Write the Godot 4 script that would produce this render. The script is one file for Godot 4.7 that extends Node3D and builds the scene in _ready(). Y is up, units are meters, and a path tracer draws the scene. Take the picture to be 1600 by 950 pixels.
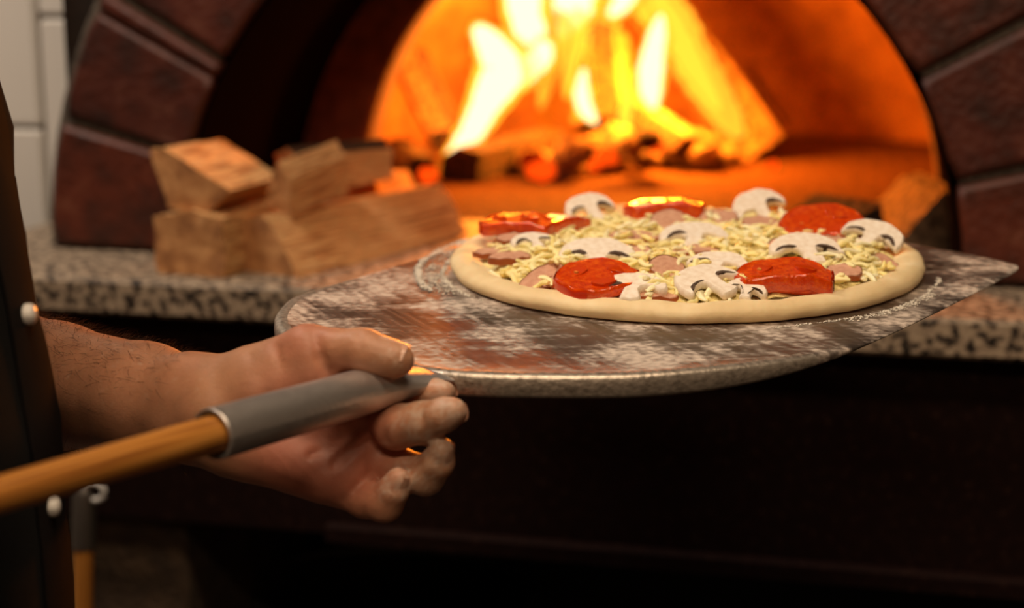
extends Node3D
# A pizzaiolo slides a peel with a raw pizza towards a brick wood-fired oven.
# World: hearth top y = 0, front edge of the granite ledge z = 0, room floor y = -0.95.

const CAM := Vector3(0.3260, 0.3000, 1.4130)
const PITCH := 11.9
const YAW := 13.0
const FPX := 2462.0
const FLOOR_Y := -0.95

var rt := Vector3.ZERO
var up := Vector3.ZERO
var fw := Vector3.ZERO
var fh := Vector3.ZERO
var M := {}
var rng := RandomNumberGenerator.new()
var nz := FastNoiseLite.new()
var taken := {}
var fire_spots: Array = []

# ------------------------------------------------------------------ helpers
func at(px: float, py: float, d: float) -> Vector3:      # a direction measured on the photograph plus a distance gives a place
	return CAM + (fw + rt * ((px - 800.0) / FPX) - up * ((py - 475.0) / FPX)) * d

func pt(lat: float, hd: float, y: float) -> Vector3:      # right of the photographer, ahead, height
	var p := CAM + rt * lat + fh * hd
	p.y = y
	return p

func numbered(called: String) -> String:
	if not taken.has(called):
		taken[called] = 0
		return called
	taken[called] += 1
	return "%s_%03d" % [called, taken[called]]

func tag(o: Node, label: String, category: String, group := "", kind := "") -> Node:
	o.set_meta("label", label)
	o.set_meta("category", category)
	if group != "": o.set_meta("group", group)
	if kind != "": o.set_meta("kind", kind)
	return o

func thing(called: String, label: String, category: String, xf := Transform3D(), group := "") -> Node3D:
	var o := Node3D.new()
	o.name = numbered(called)
	add_child(o)
	o.transform = xf
	tag(o, label, category, group)
	return o

func obj(called: String, mesh: Mesh, m: Material, parent: Node = null, xf := Transform3D()) -> MeshInstance3D:
	var o := MeshInstance3D.new()
	o.mesh = mesh
	o.material_override = m
	o.transform = xf
	if parent == null:
		o.name = numbered(called)
		add_child(o)
	else:
		o.name = called
		parent.add_child(o, true)
	return o

func struct(called: String, mesh: Mesh, m: Material, label := "", category := "", xf := Transform3D()) -> MeshInstance3D:
	var o := obj(called, mesh, m, null, xf)
	o.set_meta("kind", "structure")
	if label != "":
		o.set_meta("label", label)
		o.set_meta("category", category)
	return o

func mat(c: Color, rough := 0.8, metal := 0.0, spec := 0.5) -> StandardMaterial3D:
	var m := StandardMaterial3D.new()
	m.albedo_color = c
	m.roughness = rough
	m.metallic = metal
	m.metallic_specular = spec
	return m

func noise_tex(freq: float, seed_: int, ramp: Array, size := 512, kind := FastNoiseLite.TYPE_SIMPLEX_SMOOTH, oct := 4, stretch := Vector2.ONE, warp := 0.0, cell_ret := -1) -> ImageTexture:
	var n := FastNoiseLite.new()
	n.noise_type = kind
	n.seed = seed_
	n.frequency = freq
	n.fractal_octaves = oct
	if cell_ret >= 0: n.cellular_return_type = cell_ret
	if warp > 0.0:
		n.domain_warp_enabled = true
		n.domain_warp_amplitude = warp
		n.domain_warp_frequency = freq * 0.6
	var g := Gradient.new()
	var offs := PackedFloat32Array()
	var cols := PackedColorArray()
	for r in ramp:
		offs.append(r[0]); cols.append(r[1])
	g.offsets = offs
	g.colors = cols
	var src := n.get_seamless_image(int(size * stretch.x), int(size * stretch.y), false, false, 0.12, true)
	var w := src.get_width()
	var h := src.get_height()
	var im := Image.create(w, h, false, Image.FORMAT_RGB8)
	var lut := PackedColorArray()
	for i in 256: lut.append(g.sample(i / 255.0))
	var data := src.get_data()
	var out := PackedByteArray()
	out.resize(w * h * 3)
	for i in w * h:
		var c := lut[data[i]]
		out[i * 3] = int(c.r * 255.0); out[i * 3 + 1] = int(c.g * 255.0); out[i * 3 + 2] = int(c.b * 255.0)
	im.set_data(w, h, false, Image.FORMAT_RGB8, out)
	return ImageTexture.create_from_image(im)

func tri(m: StandardMaterial3D, per_metre: float, in_world := false, scale3 := Vector3.ONE) -> StandardMaterial3D:
	m.uv1_triplanar = true
	m.uv1_world_triplanar = in_world
	m.uv1_scale = scale3 * per_metre
	return m

func bump(m: StandardMaterial3D, t: Texture2D, cm: float) -> StandardMaterial3D:
	m.heightmap_enabled = true
	m.heightmap_texture = t
	m.heightmap_scale = cm
	return m

# mesh from indexed arrays; normals from the faces
func make_mesh(v: PackedVector3Array, idx: PackedInt32Array, uv := PackedVector2Array(), col := PackedColorArray(), flat := false) -> ArrayMesh:
	var a := []
	a.resize(Mesh.ARRAY_MAX)
	if flat:
		var v2 := PackedVector3Array(); var n2 := PackedVector3Array(); var u2 := PackedVector2Array(); var c2 := PackedColorArray()
		for t in range(0, idx.size(), 3):
			var nn := (v[idx[t + 2]] - v[idx[t]]).cross(v[idx[t + 1]] - v[idx[t]])
			nn = nn.normalized() if nn.length_squared() > 1e-20 else Vector3.UP
			for k in 3:
				v2.append(v[idx[t + k]]); n2.append(nn)
				if uv.size(): u2.append(uv[idx[t + k]])
				if col.size(): c2.append(col[idx[t + k]])
		a[Mesh.ARRAY_VERTEX] = v2; a[Mesh.ARRAY_NORMAL] = n2
		if u2.size(): a[Mesh.ARRAY_TEX_UV] = u2
		if c2.size(): a[Mesh.ARRAY_COLOR] = c2
	else:
		var n := PackedVector3Array()
		n.resize(v.size())
		for t in range(0, idx.size(), 3):
			var i0 := idx[t]; var i1 := idx[t + 1]; var i2 := idx[t + 2]
			var nn := (v[i2] - v[i0]).cross(v[i1] - v[i0])
			n[i0] += nn; n[i1] += nn; n[i2] += nn
		for i in n.size():
			n[i] = n[i].normalized() if n[i].length_squared() > 1e-24 else Vector3.UP
		a[Mesh.ARRAY_VERTEX] = v; a[Mesh.ARRAY_NORMAL] = n; a[Mesh.ARRAY_INDEX] = idx
		if uv.size(): a[Mesh.ARRAY_TEX_UV] = uv
		if col.size(): a[Mesh.ARRAY_COLOR] = col
	var mesh := ArrayMesh.new()
	mesh.add_surface_from_arrays(Mesh.PRIMITIVE_TRIANGLES, a)
	return mesh

# a loft through closed rings of equal size; rings run so that the outside is front
func loft(rings: Array, cap0 := true, cap1 := true, uvs := Vector2.ONE) -> ArrayMesh:
	var v := PackedVector3Array(); var idx := PackedInt32Array(); var uv := PackedVector2Array()
	var n: int = rings[0].size()
	var m := rings.size()
	for r in m:
		for i in n + 1:
			v.append(rings[r][i % n])
			uv.append(Vector2(float(r) / (m - 1) * uvs.x, float(i) / n * uvs.y))
	for r in m - 1:
		for i in n:
			var a := r * (n + 1) + i
			var b := a + n + 1
			idx.append_array([a, b, a + 1, a + 1, b, b + 1])
	for e in 2:
		if (e == 0 and cap0) or (e == 1 and cap1):
			var ring: Array = rings[0] if e == 0 else rings[m - 1]
			var c := Vector3.ZERO
			for p in ring: c += p
			c /= n
			var base := v.size()
			v.append(c); uv.append(Vector2(0.5, 0.5))
			for i in n:
				v.append(ring[i]); uv.append(Vector2(0.5, 0.5) + Vector2(cos(TAU * i / n), sin(TAU * i / n)) * 0.4)
			for i in n:
				if e == 0: idx.append_array([base, base + 1 + i, base + 1 + (i + 1) % n])
				else: idx.append_array([base, base + 1 + (i + 1) % n, base + 1 + i])
	var mesh := make_mesh(v, idx, uv)
	# orient outwards
	return oriented(mesh)

func oriented(mesh: ArrayMesh) -> ArrayMesh:
	var a := mesh.surface_get_arrays(0)
	var v: PackedVector3Array = a[Mesh.ARRAY_VERTEX]
	var idx: PackedInt32Array = a[Mesh.ARRAY_INDEX]
	var vol := 0.0
	for t in range(0, idx.size(), 3):
		vol += v[idx[t]].dot(v[idx[t + 2]].cross(v[idx[t + 1]]))
	if vol >= 0.0: return mesh
	for t in range(0, idx.size(), 3):
		var k := idx[t + 1]; idx[t + 1] = idx[t + 2]; idx[t + 2] = k
	var uv: PackedVector2Array = a[Mesh.ARRAY_TEX_UV] if a[Mesh.ARRAY_TEX_UV] != null else PackedVector2Array()
	var col: PackedColorArray = a[Mesh.ARRAY_COLOR] if a[Mesh.ARRAY_COLOR] != null else PackedColorArray()
	return make_mesh(v, idx, uv, col)

func ring_at(c: Vector3, ax: Vector3, ay: Vector3, rx: float, ry: float, n := 16) -> Array:
	var out := []
	for i in n:
		var t := TAU * i / n
		out.append(c + ax * (cos(t) * rx) + ay * (sin(t) * ry))
	return out

# a tube along points with radii
func tube(pts: Array, radii: Array, n := 14, flatten := 1.0, caps := true) -> ArrayMesh:
	var rings := []
	var prev := Vector3.ZERO
	for i in pts.size():
		var a: Vector3 = pts[maxi(i - 1, 0)]
		var b: Vector3 = pts[mini(i + 1, pts.size() - 1)]
		var d := (b - a).normalized()
		var ax := prev
		if i == 0:
			ax = Vector3.UP if absf(d.y) < 0.9 else Vector3.RIGHT
		ax = (ax - d * ax.dot(d)).normalized()
		prev = ax
		rings.append(ring_at(pts[i], ax, d.cross(ax), radii[i], radii[i] * flatten, n))
	return loft(rings, caps, caps, Vector2(1, 1))

# box with bevelled edges, centred
func bevel_box(size: Vector3, b: float) -> ArrayMesh:
	var h := size / 2.0
	var v := PackedVector3Array(); var idx := PackedInt32Array()
	var rings := []
	for L in [[-h.y, b], [-h.y + b, 0.0], [h.y - b, 0.0], [h.y, b]]:
		var ins: float = L[1]
		var hx := h.x - ins
		var hz := h.z - ins
		rings.append([Vector3(hx, L[0], hz - b), Vector3(hx - b, L[0], hz), Vector3(-hx + b, L[0], hz), Vector3(-hx, L[0], hz - b), Vector3(-hx, L[0], -hz + b), Vector3(-hx + b, L[0], -hz), Vector3(hx - b, L[0], -hz), Vector3(hx, L[0], -hz + b)])
	for r in rings:
		for p in r: v.append(p)
	for r in 3:
		for i in 8:
			var a := r * 8 + i
			var a1 := r * 8 + (i + 1) % 8
			idx.append_array([a, a + 8, a1, a1, a + 8, a1 + 8])
	for i in range(1, 7):
		idx.append_array([0, i, i + 1]); idx.append_array([24, 24 + i + 1, 24 + i])
	var mesh := oriented(make_mesh(v, idx))
	var a := mesh.surface_get_arrays(0)
	return make_mesh(a[Mesh.ARRAY_VERTEX], a[Mesh.ARRAY_INDEX], PackedVector2Array(), PackedColorArray(), true)

func box_at(called: String, lo: Vector3, hi: Vector3, m: Material, b := 0.003, parent: Node = null) -> MeshInstance3D:
	return obj(called, bevel_box(hi - lo, b), m, parent, Transform3D(Basis(), (lo + hi) / 2.0))

func struct_box(called: String, lo: Vector3, hi: Vector3, m: Material, label := "", category := "", b := 0.003) -> MeshInstance3D:
	return struct(called, bevel_box(hi - lo, b), m, label, category, Transform3D(Basis(), (lo + hi) / 2.0))

# flat outline (x, y) pushed out along z to a thickness, edges rounded by two bevel steps; front faces +z
func slab(outline: PackedVector2Array, thick: float, b: float) -> ArrayMesh:
	var v := PackedVector3Array(); var idx := PackedInt32Array()
	var n := outline.size()
	if Geometry2D.is_polygon_clockwise(outline): outline.reverse()
	var inset := PackedVector2Array()
	for i in n:
		var p := outline[i]
		var t := (outline[(i + 1) % n] - outline[(i + n - 1) % n]).normalized()
		inset.append(p + Vector2(-t.y, t.x) * b)
	var h := thick / 2.0
	var lay := [[inset, -h], [outline, -h + b], [outline, h - b], [inset, h]]
	for L in lay:
		for p in L[0]: v.append(Vector3(p.x, p.y, L[1]))
	for r in 3:
		for i in n:
			var a := r * n + i
			var a1 := r * n + (i + 1) % n
			idx.append_array([a, a + n, a1, a1, a + n, a1 + n])
	var tr := Geometry2D.triangulate_polygon(inset)
	if tr.is_empty(): tr = Geometry2D.triangulate_polygon(outline)
	var base := v.size()
	for p in inset: v.append(Vector3(p.x, p.y, -h))
	for p in inset: v.append(Vector3(p.x, p.y, h))
	for t in range(0, tr.size(), 3):
		idx.append_array([base + n + tr[t], base + n + tr[t + 2], base + n + tr[t + 1]])
		idx.append_array([base + tr[t], base + tr[t + 1], base + tr[t + 2]])
	return oriented(make_mesh(v, idx))

func catmull(p: Array, per: int, closed: bool) -> Array:
	var out := []
	var n := p.size()
	var segs := n if closed else n - 1
	for i in segs:
		var p0 = p[(i - 1 + n) % n] if closed else p[maxi(i - 1, 0)]
		var p1 = p[i]
		var p2 = p[(i + 1) % n]
		var p3 = p[(i + 2) % n] if closed else p[mini(i + 2, n - 1)]
		for k in per:
			var t := float(k) / per
			out.append(0.5 * ((2.0 * p1) + (p2 - p0) * t + (2.0 * p0 - 5.0 * p1 + 4.0 * p2 - p3) * t * t + (3.0 * p1 - p0 - 3.0 * p2 + p3) * t * t * t))
	if not closed: out.append(p[n - 1])
	return out

# ------------------------------------------------------------------ distance field figure
class Field:
	var A := PackedVector3Array(); var D := PackedVector3Array(); var inv := PackedFloat32Array()
	var ra := PackedFloat32Array(); var rb := PackedFloat32Array(); var grp := PackedInt32Array()
	var groups := 1
	var kg := PackedFloat32Array()
	var ki := PackedFloat32Array()
	var k_in := 0.006
	var k_out := 0.010
	var ca := PackedVector3Array(); var cb := PackedVector3Array(); var cw := PackedFloat32Array(); var cd := PackedFloat32Array()
	var best := PackedFloat32Array()
	func bone(a: Vector3, b: Vector3, r0: float, r1: float, g := 0) -> void:
		A.append(a); D.append(b - a); inv.append(1.0 / maxf((b - a).length_squared(), 1e-12)); ra.append(r0); rb.append(r1 - r0); grp.append(g)
		groups = maxi(groups, g + 1)
	func chain(p: Array, r: Array, g: int) -> void:
		for i in p.size() - 1: bone(p[i], p[i + 1], r[i], r[i + 1], g)
	func crease(p: Array, width: float, depth: float) -> void:
		for i in p.size() - 1:
			ca.append(p[i]); cb.append(p[i + 1]); cw.append(width); cd.append(depth)
	func eval(p: Vector3) -> float:
		if best.size() != groups: best.resize(groups)
		best.fill(1e9)
		for i in A.size():
			var q := p - A[i]
			var t := clampf(q.dot(D[i]) * inv[i], 0.0, 1.0)
			var d := (q - D[i] * t).length() - ra[i] - rb[i] * t
			var g := grp[i]
			var o := best[g]
			var kn := ki[g] if g < ki.size() else k_in
			var h := kn - absf(o - d)
			best[g] = minf(o, d) - (h * h / (4.0 * kn) if h > 0.0 else 0.0)
		var d0 := best[0]
		var r := d0
		for g in range(1, groups):
			var kk := kg[g] if g < kg.size() else k_out
			var h := kk - absf(d0 - best[g])
			r = minf(r, minf(d0, best[g]) - (h * h / (4.0 * kk) if h > 0.0 else 0.0))
		if r < 0.012 and r > -0.012:
			for i in ca.size():
				var ab := cb[i] - ca[i]
				var q := p - ca[i]
				var t := clampf(q.dot(ab) / ab.length_squared(), 0.0, 1.0)
				var e := (q - ab * t).length_squared() / (cw[i] * cw[i])
				if e < 6.0: r += 1.5 * cd[i] * exp(-e)
		return r
	func surface(cell: float, into_v: PackedVector3Array, into_i: PackedInt32Array) -> void:
		var lo := Vector3(1e9, 1e9, 1e9); var hi := -lo
		for i in A.size():
			var r := maxf(ra[i], ra[i] + rb[i]) + 3.0 * cell
			for e in [A[i], A[i] + D[i]]:
				lo = lo.min(e - Vector3(r, r, r)); hi = hi.max(e + Vector3(r, r, r))
		var B := 6
		var nb := Vector3i(((hi - lo) / (cell * B)).ceil()) + Vector3i.ONE
		var nx := nb.x * B + 1; var ny := nb.y * B + 1; var nzz := nb.z * B + 1
		var val := PackedFloat32Array(); val.resize(nx * ny * nzz); val.fill(1e9)
		var vid := PackedInt32Array(); vid.resize(nx * ny * nzz); vid.fill(-1)
		var act: Array[Vector3i] = []
		var reach := cell * B * 0.87 + 0.003
		for bz in nb.z:
			for by in nb.y:
				for bx in nb.x:
					var c := lo + Vector3(bx + 0.5, by + 0.5, bz + 0.5) * (cell * B)
					if absf(eval(c)) < reach: act.append(Vector3i(bx, by, bz))
		var sy := nx; var sz := nx * ny
		var off := [0, 1, sy, sy + 1, sz, sz + 1, sz + sy, sz + sy + 1]
		var pairs := [[0, 1], [2, 3], [4, 5], [6, 7], [0, 2], [1, 3], [4, 6], [5, 7], [0, 4], [1, 5], [2, 6], [3, 7]]
		var f := PackedFloat32Array(); f.resize(8)
		var used: Array[Vector3i] = []
		for b in act:
			for kz in B + 1:
				for ky in B + 1:
					for kx in B + 1:
						var ix := b.x * B + kx; var iy := b.y * B + ky; var iz := b.z * B + kz
						var at_ := ix + iy * sy + iz * sz
						if val[at_] > 1e8: val[at_] = eval(lo + Vector3(ix, iy, iz) * cell)
			for kz in B:
				for ky in B:
					for kx in B:
						var ix := b.x * B + kx; var iy := b.y * B + ky; var iz := b.z * B + kz
						var at_ := ix + iy * sy + iz * sz
						var neg := 0
						for c in 8:
							f[c] = val[at_ + off[c]]
							if f[c] < 0.0: neg += 1
						if neg == 0 or neg == 8: continue
						var s := Vector3.ZERO; var m := 0
						for e in pairs:
							var fa := f[e[0]]; var fb := f[e[1]]
							if (fa < 0.0) != (fb < 0.0):
								var t := fa / (fa - fb)
								var pa := Vector3(e[0] & 1, (e[0] >> 1) & 1, e[0] >> 2)
								var pb := Vector3(e[1] & 1, (e[1] >> 1) & 1, e[1] >> 2)
								s += pa.lerp(pb, t); m += 1
						vid[at_] = into_v.size()
						into_v.append(lo + (Vector3(ix, iy, iz) + s / m) * cell)
						used.append(Vector3i(ix, iy, iz))
		for u in used:
			var at_ := u.x + u.y * sy + u.z * sz
			var f0 := val[at_] < 0.0
			for axis in 3:
				var step: int = [1, sy, sz][axis]
				if (val[at_ + step] < 0.0) == f0: continue
				var d1: int = [sy, sz, 1][axis]
				var d2: int = [sz, 1, sy][axis]
				if at_ - d1 - d2 < 0: continue
				var q0 := vid[at_]; var q1 := vid[at_ - d1]; var q2 := vid[at_ - d1 - d2]; var q3 := vid[at_ - d2]
				if q1 < 0 or q2 < 0 or q3 < 0: continue
				if f0: into_i.append_array([q0, q2, q1, q0, q3, q2])
				else: into_i.append_array([q0, q1, q2, q0, q2, q3])

# ------------------------------------------------------------------ scene
func _ready() -> void:
	rng.seed = 7
	nz.seed = 3
	nz.frequency = 1.0
	var ya := deg_to_rad(YAW)
	var pa := deg_to_rad(PITCH)
	fw = Vector3(-sin(ya) * cos(pa), -sin(pa), -cos(ya) * cos(pa))
	rt = Vector3(cos(ya), 0, -sin(ya))
	up = rt.cross(fw)
	fh = Vector3(-sin(ya), 0, -cos(ya))
	camera_and_light()
	materials()
	print("materials ", Time.get_ticks_msec())
	room()
	oven()
	print("oven ", Time.get_ticks_msec())
	fire()
	firewood()
	under_counter()
	peel()
	pizza()
	print("pizza ", Time.get_ticks_msec())
	person()
	print("person ", Time.get_ticks_msec())

func camera_and_light() -> void:
	var cam := Camera3D.new()
	cam.name = "camera"
	add_child(cam)
	cam.transform = Transform3D(Basis(rt, up, -fw), CAM)
	cam.keep_aspect = Camera3D.KEEP_HEIGHT
	cam.near = 0.05
	cam.far = 50.0
	var ca := CameraAttributesPhysical.new()
	ca.frustum_focal_length = 37.0
	ca.frustum_focus_distance = 0.935
	ca.frustum_near = 0.05
	ca.frustum_far = 50.0
	ca.exposure_aperture = 2.8
	cam.attributes = ca
	cam.fov = rad_to_deg(2.0 * atan(475.0 / FPX))
	cam.current = true
	var we := WorldEnvironment.new()
	we.name = "environment"
	var env := Environment.new()
	env.background_mode = Environment.BG_COLOR
	env.background_color = Color(0.01, 0.01, 0.01)
	env.tonemap_mode = Environment.TONE_MAPPER_LINEAR
	env.tonemap_exposure = 1.0
	env.sdfgi_enabled = true
	env.ssao_enabled = true
	env.ssil_enabled = true
	we.environment = env
	add_child(we)

func materials() -> void:
	var g := Color(0.5, 0.5, 0.5)
	var fine := noise_tex(0.05, 11, [[0.0, Color.BLACK], [1.0, Color.WHITE]])
	var coarse := noise_tex(0.012, 12, [[0.0, Color.BLACK], [1.0, Color.WHITE]])
	M.fine = fine
	M.coarse = coarse
	# granite
	var gr := mat(Color(1, 1, 1), 0.62, 0.0, 0.35)
	gr.albedo_texture = noise_tex(0.058, 21, [[0.0, Color(0.08, 0.07, 0.06)], [0.30, Color(0.13, 0.11, 0.1)], [0.40, Color(0.42, 0.36, 0.31)], [0.52, Color(0.6, 0.53, 0.45)], [0.7, Color(0.7, 0.63, 0.54)], [1.0, Color(0.5, 0.42, 0.37)]], 512, FastNoiseLite.TYPE_SIMPLEX, 5, Vector2.ONE, 14.0)
	M.granite = tri(gr, 2.2)
	# bricks of the arch, four tones
	M.bricks = []
	for i in 4:
		var t: Color = [Color(0.33, 0.115, 0.045), Color(0.30, 0.10, 0.04), Color(0.35, 0.13, 0.05), Color(0.285, 0.10, 0.045)][i]
		var b := mat(Color(1, 1, 1), 0.55)
		b.albedo_texture = noise_tex(0.018, 31 + i, [[0.0, t.darkened(0.5)], [0.42, t.darkened(0.12)], [0.6, t], [1.0, t.lightened(0.14)]], 256, FastNoiseLite.TYPE_SIMPLEX_SMOOTH, 5)
		tri(b, 3.0)
		bump(b, fine, 0.12)
		M.bricks.append(b)
	var mo := mat(Color(0.44, 0.40, 0.36), 0.95)
	mo.albedo_texture = noise_tex(0.05, 41, [[0.0, Color(0.6, 0.6, 0.6)], [1.0, Color(1, 1, 1)]], 256)
	M.mortar = bump(tri(mo, 6.0), fine, 0.2)
	var so := mat(Color(0.06, 0.04, 0.035), 1.0, 0.0, 0.0)
	M.soot = so
	var sp := mat(Color(1, 1, 1), 0.9)
	sp.albedo_texture = noise_tex(0.03, 43, [[0.0, Color(0.09, 0.06, 0.045)], [1.0, Color(0.2, 0.135, 0.095)]], 256)
	M.spandrel = tri(sp, 3.0)
	var mo2 := mat(Color(1, 1, 1), 0.9)
	mo2.albedo_texture = noise_tex(0.03, 44, [[0.0, Color(0.28, 0.15, 0.10)], [1.0, Color(0.44, 0.26, 0.17)]], 256)
	M.mouth = tri(mo2, 4.0)
	var dm := mat(Color(1, 1, 1), 0.95)
	dm.albedo_texture = noise_tex(0.014, 51, [[0.0, Color(0.42, 0.28, 0.18)], [0.42, Color(0.51, 0.35, 0.22)], [0.6, Color(0.56, 0.40, 0.26)], [1.0, Color(0.62, 0.47, 0.32)]], 512, FastNoiseLite.TYPE_SIMPLEX_SMOOTH, 5)
	M.dome = bump(tri(dm, 2.0), coarse, 1.0)
	var he := mat(Color(1, 1, 1), 0.9, 0.0, 0.12)
	he.albedo_texture = noise_tex(0.03, 52, [[0.0, Color(0.22, 0.145, 0.10)], [0.5, Color(0.31, 0.215, 0.15)], [1.0, Color(0.38, 0.28, 0.21)]], 512, FastNoiseLite.TYPE_SIMPLEX_SMOOTH, 5)
	M.hearth = bump(tri(he, 3.0), fine, 0.15)
	# white wall tiles
	var ti := mat(Color(0.86, 0.84, 0.81), 0.3)
	M.tile = ti
	M.grout = mat(Color(0.5, 0.47, 0.44), 0.9)
	M.plaster = mat(Color(0.42, 0.36, 0.30), 0.9)
	M.ceiling = mat(Color(0.55, 0.52, 0.48), 0.9)
	var fl := mat(Color(1, 1, 1), 0.6)
	fl.albedo_texture = noise_tex(0.03, 61, [[0.0, Color(0.16, 0.13, 0.11)], [1.0, Color(0.27, 0.22, 0.19)]], 256)
	M.floor = tri(fl, 1.0)
	var pn := mat(Color(1, 1, 1), 0.75, 0.0, 0.2)
	pn.albedo_texture = noise_tex(0.05, 62, [[0.0, Color(0.09, 0.042, 0.035)], [0.75, Color(0.115, 0.055, 0.045)], [0.86, Color(0.15, 0.09, 0.07)], [1.0, Color(0.24, 0.18, 0.14)]], 512, FastNoiseLite.TYPE_SIMPLEX, 5)
	M.panel = tri(pn, 2.0)
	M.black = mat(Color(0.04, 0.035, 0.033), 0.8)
	var pi := mat(Color(1, 1, 1), 0.9)
	pi.albedo_texture = noise_tex(0.025, 63, [[0.0, Color(0.17, 0.13, 0.10)], [1.0, Color(0.34, 0.27, 0.2)]], 256)
	M.pillar = bump(tri(pi, 3.0), fine, 0.3)
	M.bin = mat(Color(0.16, 0.15, 0.145), 0.5, 0.6)
	# wood
	var grain := noise_tex(0.02, 71, [[0.0, Color(0.50, 0.30, 0.16)], [0.36, Color(0.76, 0.54, 0.32)], [0.5, Color(0.92, 0.74, 0.50)], [0.62, Color(0.80, 0.59, 0.37)], [1.0, Color(0.95, 0.82, 0.60)]], 512, FastNoiseLite.TYPE_SIMPLEX_SMOOTH, 5)
	M.grain_h = fine
	var w := mat(Color(1, 1, 1), 0.85)
	w.albedo_texture = grain
	w.uv1_scale = Vector3(0.22, 3.0, 1)
	bump(w, fine, 0.2)
	M.split = w
	var we := mat(Color(0.96, 0.9, 0.84), 0.9)
	we.albedo_texture = noise_tex(0.014, 72, [[0.0, Color(0.52, 0.36, 0.23)], [0.45, Color(0.76, 0.57, 0.38)], [1.0, Color(0.90, 0.74, 0.54)]], 256)
	M.end_grain = bump(tri(we, 9.0), fine, 0.08)
	var bk := mat(Color(1, 1, 1), 0.95)
	bk.albedo_texture = noise_tex(0.04, 73, [[0.0, Color(0.10, 0.07, 0.05)], [0.6, Color(0.24, 0.17, 0.12)], [1.0, Color(0.40, 0.31, 0.23)]], 256)
	M.bark = bump(tri(bk, 8.0), fine, 0.6)
	var ch := mat(Color(1, 1, 1), 0.95)
	ch.albedo_texture = noise_tex(0.04, 74, [[0.0, Color(0.05, 0.035, 0.03)], [0.55, Color(0.14, 0.09, 0.07)], [0.75, Color(0.42, 0.27, 0.17)], [1.0, Color(0.66, 0.48, 0.33)]], 256)
	M.charred = bump(tri(ch, 7.0), fine, 0.5)
	var ash := mat(Color(1, 1, 1), 0.95)
	ash.albedo_texture = noise_tex(0.04, 75, [[0.0, Color(0.15, 0.11, 0.09)], [0.4, Color(0.45, 0.36, 0.28)], [1.0, Color(0.74, 0.63, 0.5)]], 256)
	M.ash_wood = bump(tri(ash, 6.0), fine, 0.5)
	# handle
	var hw := mat(Color(1, 1, 1), 0.42)
	hw.albedo_texture = noise_tex(0.02, 76, [[0.0, Color(0.46, 0.26, 0.10)], [0.45, Color(0.70, 0.46, 0.19)], [1.0, Color(0.84, 0.60, 0.30)]], 512, FastNoiseLite.TYPE_SIMPLEX_SMOOTH, 5)
	hw.uv1_scale = Vector3(0.5, 2.0, 1)
	M.handle = hw
	var me := mat(Color(0.80, 0.78, 0.77), 0.42, 0.82)
	me.roughness_texture = noise_tex(0.04, 77, [[0.0, Color(0.75, 0.75, 0.75)], [1.0, Color(1, 1, 1)]], 256)
	me.roughness = 0.40
	M.socket = bump(tri(me, 8.0), fine, 0.02)
	var rm := mat(Color(1, 1, 1), 0.38, 0.7)
	rm.albedo_texture = noise_tex(0.06, 78, [[0.0, Color(0.46, 0.43, 0.39)], [0.5, Color(0.70, 0.66, 0.61)], [1.0, Color(0.84, 0.80, 0.75)]], 256)
	M.rim = bump(tri(rm, 12.0), fine, 0.03)
	M.steel = mat(Color(0.5, 0.48, 0.46), 0.4, 0.9)
	M.white_plastic = mat(Color(0.86, 0.85, 0.83), 0.3)
	# cloth
	var cl := mat(Color(0.05, 0.045, 0.045), 0.95, 0.0, 0.06)
	cl.rim_enabled = true
	cl.rim = 0.12
	cl.rim_tint = 0.3
	M.cloth = bump(tri(cl, 30.0), fine, 0.05)
	var cl2: StandardMaterial3D = cl.duplicate()
	cl2.albedo_color = Color(0.15, 0.135, 0.13)
	cl2.rim_enabled = false
	M.placket = cl2
	M.trousers = mat(Color(0.06, 0.06, 0.07), 0.9)
	M.shoe = mat(Color(0.03, 0.03, 0.03), 0.5)
	M.hair = mat(Color(0.13, 0.075, 0.045), 0.6)
	var sk := mat(Color(1, 1, 1), 0.5)
	sk.vertex_color_use_as_albedo = true
	sk.subsurf_scatter_enabled = true
	sk.subsurf_scatter_strength = 0.12
	M.skin = bump(tri(sk, 22.0), fine, 0.012)
	M.nail = mat(Color(0.80, 0.62, 0.52), 0.3)
	# food
	var dg := mat(Color(1, 1, 1), 0.62)
	dg.albedo_texture = noise_tex(0.02, 81, [[0.0, Color(0.86, 0.76, 0.57)], [0.6, Color(0.92, 0.83, 0.65)], [1.0, Color(0.96, 0.9, 0.76)]], 256)
	dg.subsurf_scatter_enabled = true
	dg.subsurf_scatter_strength = 0.1
	M.dough = bump(tri(dg, 6.0), fine, 0.03)
	M.cream = mat(Color(0.94, 0.90, 0.80), 0.35)
	var ck := mat(Color(1, 1, 1), 0.5)
	ck.albedo_texture = noise_tex(0.05, 82, [[0.0, Color(0.93, 0.84, 0.52)], [0.5, Color(0.97, 0.90, 0.61)], [1.0, Color(0.99, 0.94, 0.73)]], 256)
	M.cheese_bed = bump(tri(ck, 12.0), fine, 0.2)
	M.cheeses = [mat(Color(0.99, 0.935, 0.68), 0.5), mat(Color(0.98, 0.905, 0.60), 0.5), mat(Color(0.99, 0.955, 0.78), 0.5)]
	for c in M.cheeses:
		c.subsurf_scatter_enabled = true
		c.subsurf_scatter_strength = 0.1
	var tf := mat(Color(1, 1, 1), 0.12)
	tf.albedo_texture = noise_tex(0.035, 83, [[0.0, Color(0.76, 0.18, 0.01)], [0.5, Color(0.86, 0.27, 0.02)], [1.0, Color(0.93, 0.41, 0.06)]], 256)
	tf.clearcoat_enabled = true
	tf.clearcoat = 0.8
	tf.clearcoat_roughness = 0.08
	M.tomato = bump(tri(tf, 16.0), fine, 0.05)
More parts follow.
